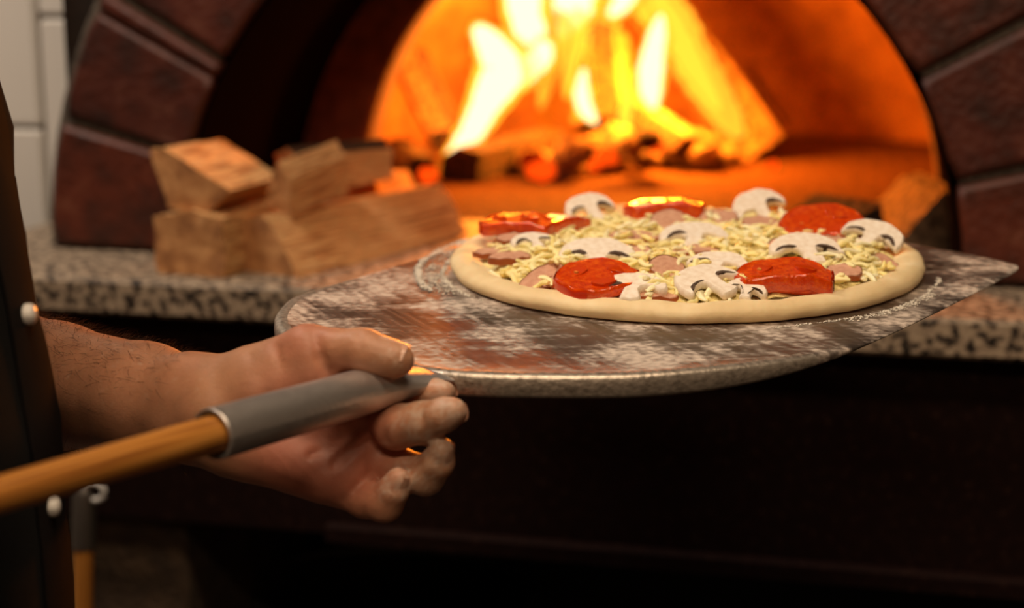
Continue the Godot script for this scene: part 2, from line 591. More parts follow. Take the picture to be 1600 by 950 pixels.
	M.tomato_skin = mat(Color(0.82, 0.20, 0.02), 0.15)
	M.tomato_gel = mat(Color(0.80, 0.25, 0.05), 0.08)
	M.seed = mat(Color(0.86, 0.55, 0.22), 0.4)
	var mu := mat(Color(1, 1, 1), 0.7)
	mu.albedo_texture = noise_tex(0.04, 84, [[0.0, Color(0.88, 0.81, 0.72)], [0.5, Color(0.94, 0.89, 0.82)], [1.0, Color(0.97, 0.94, 0.89)]], 256)
	M.mushroom = bump(tri(mu, 15.0), fine, 0.012)
	var gl := mat(Color(1, 1, 1), 0.85)
	gl.albedo_texture = noise_tex(0.08, 85, [[0.0, Color(0.16, 0.11, 0.08)], [1.0, Color(0.42, 0.32, 0.25)]], 128)
	M.gill = tri(gl, 40.0)
	var hm := mat(Color(1, 1, 1), 0.45)
	hm.albedo_texture = noise_tex(0.05, 86, [[0.0, Color(0.76, 0.55, 0.45)], [1.0, Color(0.87, 0.69, 0.58)]], 256)
	M.ham = tri(hm, 14.0)
	M.ham_rind = mat(Color(0.62, 0.30, 0.12), 0.5)
	M.flour = bump(tri(mat(Color(0.95, 0.92, 0.86), 0.95), 40.0), fine, 0.15)

# ------------------------------------------------------------------ room
func room() -> void:
	var x0 := -2.0; var x1 := 2.3; var z0 := -2.0; var z1 := 3.2; var y1 := 1.75
	struct_box("floor", Vector3(x0 - 0.1, FLOOR_Y - 0.1, z0), Vector3(x1 + 0.1, FLOOR_Y, z1 + 0.1), M.floor, "dark stone kitchen floor in front of the oven", "floor")
	struct_box("ceiling", Vector3(x0 - 0.1, y1, z0), Vector3(x1 + 0.1, y1 + 0.1, z1 + 0.1), M.ceiling, "plain kitchen ceiling above the oven", "ceiling")
	struct_box("wall_left", Vector3(x0 - 0.1, FLOOR_Y, z0), Vector3(x0, y1, z1), M.plaster, "kitchen side wall beyond the cook", "wall")
	struct_box("wall_right", Vector3(x1, FLOOR_Y, z0), Vector3(x1 + 0.1, y1, z1), M.plaster, "kitchen side wall beyond the granite ledge", "wall")
	struct_box("wall_rear", Vector3(x0 - 0.1, FLOOR_Y, z1), Vector3(x1 + 0.1, y1, z1 + 0.1), M.plaster, "kitchen wall facing the oven mouth", "wall")
	# tiled wall beside the oven: upright tiles in columns, every other column shifted by half a tile
	var back := struct_box("wall_tiled", Vector3(x0, FLOOR_Y, -0.47), Vector3(-0.52, y1, -0.412), M.grout, "white glazed upright wall tiles with grey grout beside the oven", "tiled wall")
	var tw := 0.128; var th := 0.272; var gap := 0.005
	var tm := bevel_box(Vector3(tw - gap, th - gap, 0.014), 0.004)
	for c in 10:
		var cx := -0.7025 + tw * 0.5 - c * tw
		for r in 10:
			var cy := FLOOR_Y + th * (r + 0.5) + (0.107 if c % 2 == 0 else 0.2405) - th
			if cy < FLOOR_Y + 0.1 or cy > y1 - 0.1: continue
			obj("tile", tm, M.tile, back, Transform3D(Basis(), Vector3(cx, cy, -0.407) - back.position))
	# strip lights under the ceiling, out of the picture, in front of the oven
	for L in [[Vector3(0.25, 1.66, 0.95), 1.1, 1.7, "above the pizza peel", Color(1, 0.875, 0.73)], [Vector3(0.35, 1.66, 2.2), 1.1, 2.2, "farthest from the oven mouth", Color(1, 0.875, 0.73)], [Vector3(-1.1, 1.66, 0.35), 0.8, 2.3, "beside the white tiled wall", Color(1, 0.93, 0.86)]]:
		var wdt: float = L[1]
		var lamp := thing("ceiling_lamp", "long warm white ceiling lamp mounted %s" % L[3], "lamp", Transform3D(Basis(), L[0]), "ceiling lamps")
		obj("housing", bevel_box(Vector3(wdt + 0.06, 0.06, 0.26), 0.01), M.steel, lamp, Transform3D(Basis(), Vector3(0, 0.06, 0)))
		var gm := mat(Color(0.9, 0.9, 0.88), 0.4)
		gm.emission_enabled = true
		gm.emission = L[4]
		gm.emission_energy_multiplier = 1.0
		obj("diffuser", bevel_box(Vector3(wdt, 0.016, 0.2), 0.006), gm, lamp, Transform3D(Basis(), Vector3(0, 0.022, 0)))
		var al := AreaLight3D.new()
		al.name = "lamp_light"
		lamp.add_child(al)
		al.position = Vector3(0, 0.01, 0)
		al.rotation_degrees = Vector3(-90, 0, 0)
		al.area_size = Vector2(wdt, 0.2)
		al.light_color = L[4]
		al.light_energy = L[2]
		al.area_range = 8.0
		al.shadow_enabled = true

# ------------------------------------------------------------------ oven
func arc_piece(a0: float, a1: float, r0: float, r1: float, z0: float, z1: float, b: float) -> ArrayMesh:
	# a brick bounded by two radii and two angles (degrees), rounded at its edges; z0 front
	var rings := []
	var steps := maxi(5, int((a1 - a0) / 4.0))
	for L in [[z1, b * 0.5], [z1 + b, 0.0], [z0 - b, 0.0], [z0 - b * 0.3, b * 0.4], [z0, b]]:
		var ins: float = L[1]
		var q0 := deg_to_rad(a0); var q1 := deg_to_rad(a1)
		var ring := []
		for side in 2:
			var rr: float = (r1 - ins) if side == 0 else (r0 + ins)
			var da := ins / rr
			for i in steps + 1:
				var t := float(i) / steps
				if side == 1: t = 1.0 - t
				var q := lerpf(q0 + da, q1 - da, t)
				var rc := rr
				if i == 0 or i == steps: rc += (-1.0 if side == 0 else 1.0) * b * 0.5
				ring.append(Vector3(cos(q) * rc, sin(q) * rc, L[0]))
		rings.append(ring)
	var body := loft(rings, false, false)
	var arr := body.surface_get_arrays(0)
	var v: PackedVector3Array = arr[Mesh.ARRAY_VERTEX]
	var idx: PackedInt32Array = arr[Mesh.ARRAY_INDEX]
	for e in 2:
		var ring: Array = rings[0] if e == 0 else rings[-1]
		var base := v.size()
		for p in ring: v.append(p)
		var last := ring.size() - 1
		for i in steps:
			var q := [base + i, base + i + 1, base + last - i, base + last - i - 1]
			var want := Vector3.FORWARD if e == 0 else Vector3.BACK
			var nn := (v[q[2]] - v[q[0]]).cross(v[q[1]] - v[q[0]])
			if nn.dot(want) > 0.0: idx.append_array([q[0], q[1], q[2], q[1], q[3], q[2]])
			else: idx.append_array([q[0], q[2], q[1], q[1], q[2], q[3]])
	return make_mesh(v, idx)

func oven() -> void:
	var ac := Vector3(0.005, 0.0, 0.0)
	# mortar bed that fills the joints of the arch
	var ring := struct("trim_1", arc_piece(0.2, 179.8, 0.414, 0.568, -0.158, -0.33, 0.002), M.mortar, "grey mortar joints between the arch bricks of the oven", "mortar", Transform3D(Basis(), ac))
	var joints := [0.0, 14.2, 29.4, 44.4, 59.4, 74.5, 89.5, 104.6, 119.6, 134.6, 149.6, 152.3, 165.2, 180.0]
	for i in joints.size() - 1:
		var g0 := 0.12 if joints[i] == 152.3 else 0.52
		var g1 := 0.12 if joints[i + 1] == 152.3 else 0.52
		obj("arch_brick", arc_piece(joints[i] + g0, joints[i + 1] - g1, 0.409, 0.560 + rng.randf_range(-0.002, 0.003), -0.150 + rng.randf_range(-0.002, 0.002), -0.32, 0.006), M.bricks[(i * 7 + 2) % 4], ring)
	# wall above and beside the arch, with the arch cut out of it
	var sp := PackedVector3Array(); var si := PackedInt32Array()
	var R := 0.564; var xl := -0.538; var xr := 2.3; var yt := 1.75
	var cols := 48
	for layer in 2:
		var z := -0.168 if layer == 0 else -0.30
		for i in cols + 1:
			var q := PI * i / cols
			var p := Vector2(cos(q) * R + ac.x, sin(q) * R)
			var o := Vector2.ZERO
			if q < 0.6: o = Vector2(xr, lerpf(0.0, yt, q / 0.6))
			elif q < 2.6: o = Vector2(lerpf(xr, xl, (q - 0.6) / 2.0), yt)
			else: o = Vector2(xl, lerpf(yt, 0.0, (q - 2.6) / (PI - 2.6)))
			p.x = maxf(p.x, xl + 0.001)
			sp.append(Vector3(p.x, p.y, z)); sp.append(Vector3(o.x, o.y, z))
	var L := (cols + 1) * 2
	for i in cols:
		var a := i * 2
		si.append_array([a, a + 2, a + 1, a + 1, a + 2, a + 3])
		si.append_array([L + a, L + a + 1, L + a + 2, L + a + 1, L + a + 3, L + a + 2])
		si.append_array([a + 1, a + 3, L + a + 1, L + a + 1, a + 3, L + a + 3])
		si.append_array([a, L + a, a + 2, a + 2, L + a, L + a + 2])
	struct("wall_oven", oriented(make_mesh(sp, si)), M.spandrel, "dark brown plastered wall around the brick arch", "wall")
	struct_box("wall_oven_side", Vector3(-0.538, -0.037, -2.0), Vector3(-0.50, 1.75, -0.30), M.spandrel, "dark side of the oven next to the white tiles", "wall")
	struct_box("wall_oven_rear", Vector3(-0.6, -0.95, -2.1), Vector3(2.4, 1.75, -2.0), M.spandrel, "masonry at the back of the oven", "wall")
	# sooty vault between the arch and the mouth
	var v := PackedVector3Array(); var idx := PackedInt32Array()
	var nseg := 40
	var prof := [[-0.157, 0.4045], [-0.505, 0.4045], [-0.505, 0.4075], [-0.157, 0.4075]]
	for r in prof:
		for i in nseg + 1:
			var q := PI * i / nseg
			v.append(Vector3(cos(q) * r[1] + ac.x, sin(q) * r[1], r[0]))
	for r in 4:
		for i in nseg:
			var a := r * (nseg + 1) + i
			var b := ((r + 1) % 4) * (nseg + 1) + i
			idx.append_array([a, b, a + 1, a + 1, b, b + 1])
	struct("trim_2", oriented(make_mesh(v, idx)), M.soot, "black sooty vault behind the brick arch", "vault")
	# wall with the inner mouth
	var mv := PackedVector3Array(); var mi := PackedInt32Array()
	var mc := 0.043
	var seg := 48
	var shape := func(q: float, grow: float) -> Vector2:
		return Vector2(mc + cos(q) * (0.358 + grow), pow(maxf(sin(q), 0.0), 0.94) * (0.385 + grow))
	# profile: front face (wide), rounded lip, tunnel, rear face
	var layers := [[0.5, -0.565], [0.006, -0.565], [0.0, -0.560], [0.0, -0.512], [0.008, -0.500], [0.5, -0.500]]
	for r in layers:
		for i in seg + 1:
			var q := PI * i / seg
			var p: Vector2 = shape.call(q, r[0])
			mv.append(Vector3(p.x, p.y, r[1]))
	for r in layers.size() - 1:
		for i in seg:
			var a := r * (seg + 1) + i
			var b := a + seg + 1
			mi.append_array([a, a + 1, b, a + 1, b + 1, b])
	struct("wall_mouth", make_mesh(mv, mi), M.mouth, "smoke darkened rim around the glowing inner oven mouth", "oven mouth")
	# dome
	var dv := PackedVector3Array(); var di := PackedInt32Array()
	var nu := 48
	var rows := [[-0.55, 1.0], [-0.70, 1.0], [-0.85, 1.0], [-1.0, 1.0], [-1.07, 1.0]]
	for j in range(1, 13):
		var e := PI * 0.5 * j / 12.0
		rows.append([-1.07 - sin(e) * 0.55, maxf(cos(e), 0.001)])
	for r in rows:
		for i in nu + 1:
			var q := PI * i / nu
			var w: float = r[1] * (1.0 + 0.014 * nz.get_noise_3d(cos(q) * 4.0, r[0] * 8.0, sin(q) * 4.0))
			dv.append(Vector3(0.06 + cos(q) * 0.56 * w, sin(q) * 0.50 * w - 0.002, r[0]))
	for j in rows.size() - 1:
		for i in nu:
			var a := j * (nu + 1) + i
			var b := a + nu + 1
			di.append_array([a, a + 1, b, a + 1, b + 1, b])
	struct("ceiling_dome", make_mesh(dv, di), M.dome, "glowing orange plastered dome inside the oven", "oven dome")
	struct_box("floor_hearth", Vector3(-0.52, -0.05, -1.66), Vector3(0.66, 0.0, -0.46), M.hearth, "firebrick hearth floor inside the oven", "hearth")
	# granite ledge
	struct_box("trim_3", Vector3(-0.66, -0.037, -0.46), Vector3(2.3, 0.0, 0.0), M.granite, "speckled granite ledge under the brick arch", "ledge", 0.004)

# ------------------------------------------------------------------ fire
func flame_mesh(pts: Array, radii: Array, k: float) -> ArrayMesh:
	var p := catmull(pts, 5, false)
	var rr := []
	for i in p.size():
		var t := float(i) / (p.size() - 1) * (radii.size() - 1)
		var j := mini(int(t), radii.size() - 2)
		rr.append(lerpf(radii[j], radii[j + 1], t - j))
	var q := []
	var r2 := []
	# closed, pointed ends
	var d0: Vector3 = (p[0] - p[1]).normalized()
	var d1: Vector3 = (p[-1] - p[-2]).normalized()
	q.append(p[0] + d0 * rr[0] * k); r2.append(rr[0] * k * 0.15)
	q.append(p[0] + d0 * rr[0] * k * 0.7); r2.append(rr[0] * k * 0.7)
	for i in p.size():
		q.append(p[i]); r2.append(rr[i] * k * (1.0 + 0.30 * nz.get_noise_3d(p[i].x * 14.0, p[i].y * 14.0 + k, i * 0.5)))
	q.append(p[-1] + d1 * rr[-1] * k * 0.7); r2.append(rr[-1] * k * 0.7)
	q.append(p[-1] + d1 * rr[-1] * k); r2.append(rr[-1] * k * 0.12)
	return tube(q, r2, 12, 0.8)

func glow(c: Color, e: float, alpha := 1.0) -> StandardMaterial3D:
	var m := mat(Color(0, 0, 0, alpha), 1.0, 0.0, 0.0)
	m.emission_enabled = true
	m.emission = c
	m.emission_energy_multiplier = e
	if alpha < 1.0: m.transparency = BaseMaterial3D.TRANSPARENCY_ALPHA
	return m

func flame(label: String, d: float, spec: Array, strength: float, light := 0.0) -> void:
	var pts := []; var radii := []
	for s in spec:
		pts.append(at(s[0], s[1], d + (s[3] if s.size() > 3 else 0.0))); radii.append(s[2] * d / FPX)
	var o := thing("flame", label, "flame", Transform3D(Basis(), pts[0]), "flames in the oven")
	for i in pts.size(): pts[i] -= o.position
	if strength > 0.5:
		obj("flame_core", flame_mesh(pts, radii, 0.86), M.flame_core, o)
		obj("flame_body", flame_mesh(pts, radii, 1.2), M.flame_body, o)
	elif strength > 0.35:
		obj("flame_body", flame_mesh(pts, radii, 0.85), M.flame_body, o)
	obj("flame_edge", flame_mesh(pts, radii, 1.0 if strength <= 0.5 else 1.55), M.flame_edge, o)
	if light > 0.0:
		var l := OmniLight3D.new()
		l.name = "flame_light"
		o.add_child(l)
		l.position = pts[pts.size() / 2]
		l.light_color = Color(1.0, 0.52, 0.10)
		l.light_energy = light
		l.light_size = 0.05
		l.omni_range = 6.0
		l.omni_attenuation = 2.0
		l.shadow_enabled = true

func lump(called: String, label: String, cat: String, c: Vector3, r: Vector3, m: Material, grp: String) -> void:
	var v := PackedVector3Array(); var idx := PackedInt32Array()
	var nu := 12; var nv := 8
	var s := rng.randf() * 50.0
	for j in nv + 1:
		var e := PI * j / nv - PI / 2.0
		for i in nu + 1:
			var q := TAU * (i % nu) / nu
			var d := Vector3(cos(q) * cos(e), sin(e), sin(q) * cos(e))
			var w := 1.0 + 0.45 * nz.get_noise_3d(d.x * 1.6 + s, d.y * 1.6, d.z * 1.6)
			v.append(d * r * w)
	for j in nv:
		for i in nu:
			var a := j * (nu + 1) + i
			var b := a + nu + 1
			idx.append_array([a, a + 1, b, a + 1, b + 1, b])
	var o := obj(called, oriented(make_mesh(v, idx)), m, null, Transform3D(Basis.from_euler(Vector3(0, rng.randf() * TAU, 0)), c))
	tag(o, label, cat, grp)

# a split log: cross-section polygon (y up, x across) pushed along its axis from a to b
func split_log(called: String, label: String, a: Vector3, b: Vector3, sect: Array, roll: float, bark_edges: Array, group: String, ms: Dictionary) -> void:
	var o := thing(called, label, "firewood", Transform3D(Basis(), a), group)
	var ax := (b - a).normalized()
	var side := Vector3.UP.cross(ax).normalized()
	if absf(ax.y) > 0.95: side = Vector3.RIGHT
	var upv := ax.cross(side).normalized()
	var rot := Basis(ax, roll)
	side = rot * side; upv = rot * upv
	# resample the section so that edges keep sharp corners
	var prof := []; var edge_of := []
	var n := sect.size()
	for i in n:
		var p: Vector2 = sect[i]; var q: Vector2 = sect[(i + 1) % n]
		for k in 4:
			prof.append(p.lerp(q, k / 4.0)); edge_of.append(i)
	var m := prof.size()
	var len := (b - a).length()
	var rows := 10
	var sd := rng.randf() * 90.0
	var grid := []
	for r in rows + 1:
		var t := float(r) / rows
		var ring := []
		for i in m:
			var p: Vector2 = prof[i]
			var w := 1.0 + 0.07 * nz.get_noise_2d(t * 1.2 + sd, i * 0.9) - 0.05 * t
			var pp: Vector3 = side * (p.x * w) + upv * (p.y * w)
			pp += ax * (t * len + (0.006 * nz.get_noise_2d(i * 2.1 + sd, r * 3.0) if r == 0 or r == rows else 0.0))
			ring.append(pp)
		grid.append(ring)
	for part in 2:
		var v := PackedVector3Array(); var idx := PackedInt32Array(); var uv := PackedVector2Array()
		for i in m:
			if (edge_of[i] in bark_edges) != (part == 1): continue
			var base := v.size()
			for r in rows + 1:
				v.append(grid[r][i]); v.append(grid[r][(i + 1) % m])
				uv.append(Vector2(r * len / rows * 3.0, i * 0.06)); uv.append(Vector2(r * len / rows * 3.0, (i + 1) * 0.06))
			for r in rows:
				var q := base + r * 2
				idx.append_array([q, q + 2, q + 1, q + 1, q + 2, q + 3])
		if v.size() == 0: continue
		obj("split_wood" if part == 0 else "bark", fixed(v, idx, uv, o, a, ax), ms.split if part == 0 else ms.bark, o)
	for e in 2:
		var v := PackedVector3Array(); var idx := PackedInt32Array()
		var ring: Array = grid[0] if e == 0 else grid[rows]
		var c := Vector3.ZERO
		for p in ring: c += p
		v.append(c / m)
		for p in ring: v.append(p)
		for i in m: idx.append_array([0, 1 + i, 1 + (i + 1) % m])
		# outward is along -ax at the first end
		var nn := (v[2] - v[0]).cross(v[1] - v[0])
		var want := -ax if e == 0 else ax
		if nn.dot(want) < 0.0:
			for t in range(0, idx.size(), 3):
				var k := idx[t + 1]; idx[t + 1] = idx[t + 2]; idx[t + 2] = k
		obj("end_grain", make_mesh(v, idx), ms.end, o)

func fixed(v: PackedVector3Array, idx: PackedInt32Array, uv: PackedVector2Array, _o: Node, _a: Vector3, ax: Vector3) -> ArrayMesh:
	# faces of a log turned outwards (away from its axis)
	for t in range(0, idx.size(), 3):
		var c := (v[idx[t]] + v[idx[t + 1]] + v[idx[t + 2]]) / 3.0
		c -= ax * c.dot(ax)
		var nn := (v[idx[t + 2]] - v[idx[t]]).cross(v[idx[t + 1]] - v[idx[t]])
		if nn.dot(c) < 0.0:
			var k := idx[t + 1]; idx[t + 1] = idx[t + 2]; idx[t + 2] = k
	return make_mesh(v, idx, uv)

func wedge(w: float, h: float) -> Array:      # quarter split: two flat faces and a curved bark side
	return [Vector2(-w * 0.5, -h * 0.5), Vector2(w * 0.5, -h * 0.42), Vector2(w * 0.48, h * 0.12), Vector2(w * 0.15, h * 0.48), Vector2(-w * 0.42, h * 0.5)]

func fire() -> void:
	M.flame_core = glow(Color(1.0, 0.92, 0.74), 4.2)
	M.flame_body = glow(Color(1.0, 0.70, 0.18), 3.0, 0.5)
	M.flame_edge = glow(Color(1.0, 0.42, 0.03), 0.9, 0.25)
	M.ember = glow(Color(1.0, 0.28, 0.03), 1.4)
	M.ember_dull = glow(Color(0.8, 0.16, 0.01), 0.4)
	M.blue_flame = glow(Color(0.15, 0.2, 0.9), 0.25, 0.35)
	var burn := {"split": M.ash_wood, "bark": M.charred, "end": M.charred}
	var dark := {"split": M.charred, "bark": M.charred, "end": M.charred}
	# logs in the fire
	split_log("burning_log", "large pale burning log leaning against the back of the fire", at(1195, 235, 2.60), at(975, -70, 2.62), [Vector2(-0.048, -0.03), Vector2(-0.02, -0.05), Vector2(0.026, -0.046), Vector2(0.052, -0.012), Vector2(0.044, 0.03), Vector2(0.008, 0.05), Vector2(-0.036, 0.038), Vector2(-0.054, 0.006)], 0.4, [], "logs in the fire", burn)
	split_log("burning_log", "short upright log stub behind the small centre flame", at(945, 200, 2.50), at(935, 55, 2.58), wedge(0.085, 0.08), 0.9, [2], "logs in the fire", burn)
	split_log("burning_log", "dark charred log lying under the tall left flame", at(720, 262, 2.30), at(860, 225, 2.52), wedge(0.07, 0.06), 0.2, [0, 1], "logs in the fire", dark)
	split_log("burning_log", "pale log leaning on the left wall of the oven", at(640, 90, 2.55), at(700, 215, 2.45), wedge(0.06, 0.05), 0.5, [2], "logs in the fire", burn)
	split_log("burning_log", "charred log end lying left of the flames by the mouth", at(655, 268, 2.26), at(618, 235, 2.55), wedge(0.045, 0.045), 0.1, [2, 3], "logs in the fire", dark)
	split_log("burning_log", "glowing log crossing the ember bed below the right flame", at(1080, 235, 2.42), at(985, 170, 2.55), wedge(0.06, 0.055), 0.7, [1], "logs in the fire", burn)
	split_log("burning_log", "thin charred stick leaning on the right of the fire", at(1215, 205, 2.60), at(1165, 120, 2.68), wedge(0.03, 0.03), 0.3, [0, 1], "logs in the fire", dark)
	# ember bed
	for k in 46:
		var px := rng.randf_range(820, 1150)
		var py := 268.0 - 0.06 * (px - 820.0) - rng.randf_range(0.0, 55.0) * (1.0 - absf(px - 985.0) / 190.0)
		var d := 2.30 + rng.randf_range(0.0, 0.25)
		var r := rng.randf_range(0.014, 0.032)
		var c := at(px, py, d)
		c.y = maxf(c.y, r * 0.5)
		var pick := rng.randf()
		if pick < 0.62: lump("coal", "pale ash covered lump in the ember bed", "coal", c, Vector3(r * 1.2, r * 0.8, r), M.ash_wood, "ash covered coals of the ember bed")
		elif pick < 0.85: lump("charcoal", "black charcoal lump in the ember bed", "charcoal", c, Vector3(r, r * 0.7, r), M.charred, "black coals of the ember bed")
		else: lump("ember", "glowing red ember in the ember bed under the flames", "ember", c, Vector3(r, r * 0.7, r) * 0.8, M.ember, "embers of the ember bed")
	lump("ember", "single round ember lying alone right of the fire", "ember", Vector3(at(1208, 232, 2.45).x, 0.006, at(1208, 232, 2.45).z), Vector3(0.008, 0.006, 0.008), M.ember, "")
	lump("ember", "bright ember at the foot of the tall left flame", "ember", at(668, 274, 2.22), Vector3(0.013, 0.011, 0.013), M.ember, "")
	lump("ember", "dull red ember under the middle of the fire", "ember", at(832, 250, 2.32), Vector3(0.024, 0.014, 0.02), M.ember_dull, "")
	# flames
	flame("tall white flame leaning over the dark left log", 2.34, [[700, 262, 12], [716, 238, 17], [740, 200, 22], [765, 150, 30], [785, 112, 40], [770, 76, 30], [752, 52, 17]], 1.0, 0.20)
	flame("short rounded flame tongue beside the tall left flame", 2.38, [[792, 130, 22], [822, 108, 24], [842, 92, 20], [850, 78, 17]], 1.0, 0.0)
	flame("broad white flame rising in the middle of the fire", 2.46, [[838, 62, 24], [822, 30, 30], [818, -20, 34], [826, -80, 30], [832, -130, 14]], 1.0, 0.42)
	flame("widest white flame rising behind the middle of the fire", 2.52, [[880, 40, 24], [894, 8, 36], [898, -40, 40], [890, -95, 30], [886, -140, 10]], 1.0, 0.42)
	flame("thin orange streak of flame under the middle flames", 2.50, [[846, 210, 10], [858, 150, 17], [872, 90, 20], [882, 40, 17]], 0.3)
	flame("wide orange veil of flame behind the fire", 2.60, [[905, 215, 26], [900, 130, 40], [915, 40, 44], [925, -60, 30]], 0.3)
	flame("small teardrop flame on the centre stub", 2.40, [[928, 188, 6], [914, 168, 14], [909, 142, 13], [912, 112, 5]], 1.0, 0.12)
	flame("upright almond shaped flame before the large pale log", 2.42, [[1020, 160, 11], [1016, 135, 20], [1018, 100, 21], [1026, 58, 15], [1032, 28, 6]], 1.0, 1.1)
	flame("small flame tip at the top of the leaning log", 2.52, [[958, 18, 10], [972, 4, 16], [985, -20, 18], [996, -60, 10]], 1.0, 0.0)
	flame("bright yellow sheet of flame running along the large leaning log", 2.56, [[1150, 200, 20], [1110, 140, 34], [1070, 75, 42], [1035, 15, 44], [1000, -50, 34]], 0.4)
	flame("narrow yellow sheet of flame on the middle of the large leaning log", 2.53, [[1120, 165, 10], [1085, 105, 22], [1055, 50, 26], [1030, 0, 20]], 0.4)
	flame("low orange flame curling over the ember bed", 2.40, [[862, 205, 8], [850, 175, 14], [860, 145, 9], [872, 120, 4]], 0.3)
	flame("thin bent flame between the two middle flames", 2.44, [[852, 140, 6], [862, 100, 11], [858, 60, 10], [872, 20, 8]], 0.3)
	flame("ragged yellow flame filling the gap right of the middle flames", 2.58, [[935, 130, 10], [940, 80, 20], [948, 30, 26], [950, -30, 24], [955, -80, 12]], 0.4)
	flame("yellow streak of flame under the broad middle flame", 2.48, [[845, 165, 6], [856, 125, 13], [868, 80, 18], [874, 35, 20]], 0.4)
	flame("yellow streak of flame under the widest middle flame", 2.50, [[885, 150, 5], [890, 105, 11], [898, 65, 17], [902, 30, 20]], 0.4)
	flame("low yellow flame lying on the ember bed", 2.45, [[985, 215, 6], [975, 185, 12], [985, 150, 8], [990, 125, 4]], 0.4)
	flame("faint flame licking up the left wall of the oven", 2.50, [[742, 205, 12], [748, 130, 18], [735, 95, 8]], 0.3)

# ------------------------------------------------------------------ firewood on the ledge
func firewood() -> void:
	var wd := {"split": M.split, "bark": M.bark, "end": M.end_grain}
	# local sections in metres: x to the left of the axis, y up
	split_log("firewood_log", "squared split log lying on the granite ledge under the others", Vector3(-0.337, 0.034, -0.034), Vector3(-0.310, 0.034, -0.24), [Vector2(-0.036, -0.034), Vector2(0.042, -0.034), Vector2(0.044, 0.024), Vector2(0.0, 0.032), Vector2(-0.034, 0.026)], 0.0, [], "firewood stacked on the ledge", wd)
	split_log("firewood_log", "longest split log lying aslant on the granite ledge", Vector3(-0.271, 0.033, -0.062), Vector3(-0.168, 0.033, -0.350), [Vector2(-0.044, -0.033), Vector2(0.046, -0.033), Vector2(0.036, 0.020), Vector2(0.0, 0.026), Vector2(-0.016, 0.010)], 0.0, [], "firewood stacked on the ledge", wd)
	split_log("firewood_log", "broad split log with a pointed underside on top of the squared log", Vector3(-0.340, 0.091, -0.045), Vector3(-0.336, 0.088, -0.18), [Vector2(-0.010, -0.031), Vector2(0.026, -0.024), Vector2(0.046, 0.034), Vector2(0.030, 0.036), Vector2(-0.042, -0.004)], 0.0, [], "firewood stacked on the ledge", wd)
	split_log("firewood_log", "small wedge shaped log resting on the longest log", Vector3(-0.266, 0.082, -0.09), Vector3(-0.236, 0.097, -0.185), [Vector2(-0.014, -0.030), Vector2(0.018, -0.016), Vector2(0.008, 0.012), Vector2(-0.004, 0.030), Vector2(-0.016, 0.012)], 0.0, [1], "firewood stacked on the ledge", wd)
	split_log("firewood_log", "bark covered log lying behind the small wedge shaped log", Vector3(-0.300, 0.088, -0.20), Vector3(-0.225, 0.090, -0.31), [Vector2(-0.022, -0.022), Vector2(0.024, -0.020), Vector2(0.02, 0.016), Vector2(-0.004, 0.026), Vector2(-0.02, 0.016)], 0.0, [1, 2, 3], "firewood stacked on the ledge", wd)
	split_log("firewood_log", "flat log lying between the longest log and the oven mouth", Vector3(-0.272, 0.046, -0.335), Vector3(-0.262, 0.046, -0.45), [Vector2(-0.05, -0.046), Vector2(0.05, -0.046), Vector2(0.046, 0.012), Vector2(-0.03, 0.016)], 0.0, [], "firewood stacked on the ledge", wd)
	var rd := {"split": M.charred, "bark": M.charred, "end": M.charred}
	split_log("firewood_log", "half burnt log leaning at the right foot of the inner mouth", Vector3(0.392, 0.030, -0.335), Vector3(0.352, 0.034, -0.47), [Vector2(-0.030, -0.030), Vector2(0.040, -0.030), Vector2(0.022, 0.004), Vector2(-0.006, 0.036), Vector2(-0.028, 0.040)], 0.0, [0], "half burnt logs at the right of the mouth", {"split": M.ash_wood, "bark": M.charred, "end": M.ash_wood})
	split_log("firewood_log", "dark charred log lying low beside the half burnt one", Vector3(0.326, 0.022, -0.355), Vector3(0.250, 0.022, -0.43), [Vector2(-0.026, -0.022), Vector2(0.022, -0.022), Vector2(0.014, 0.014), Vector2(-0.014, 0.028)], 0.0, [0, 1], "half burnt logs at the right of the mouth", rd)

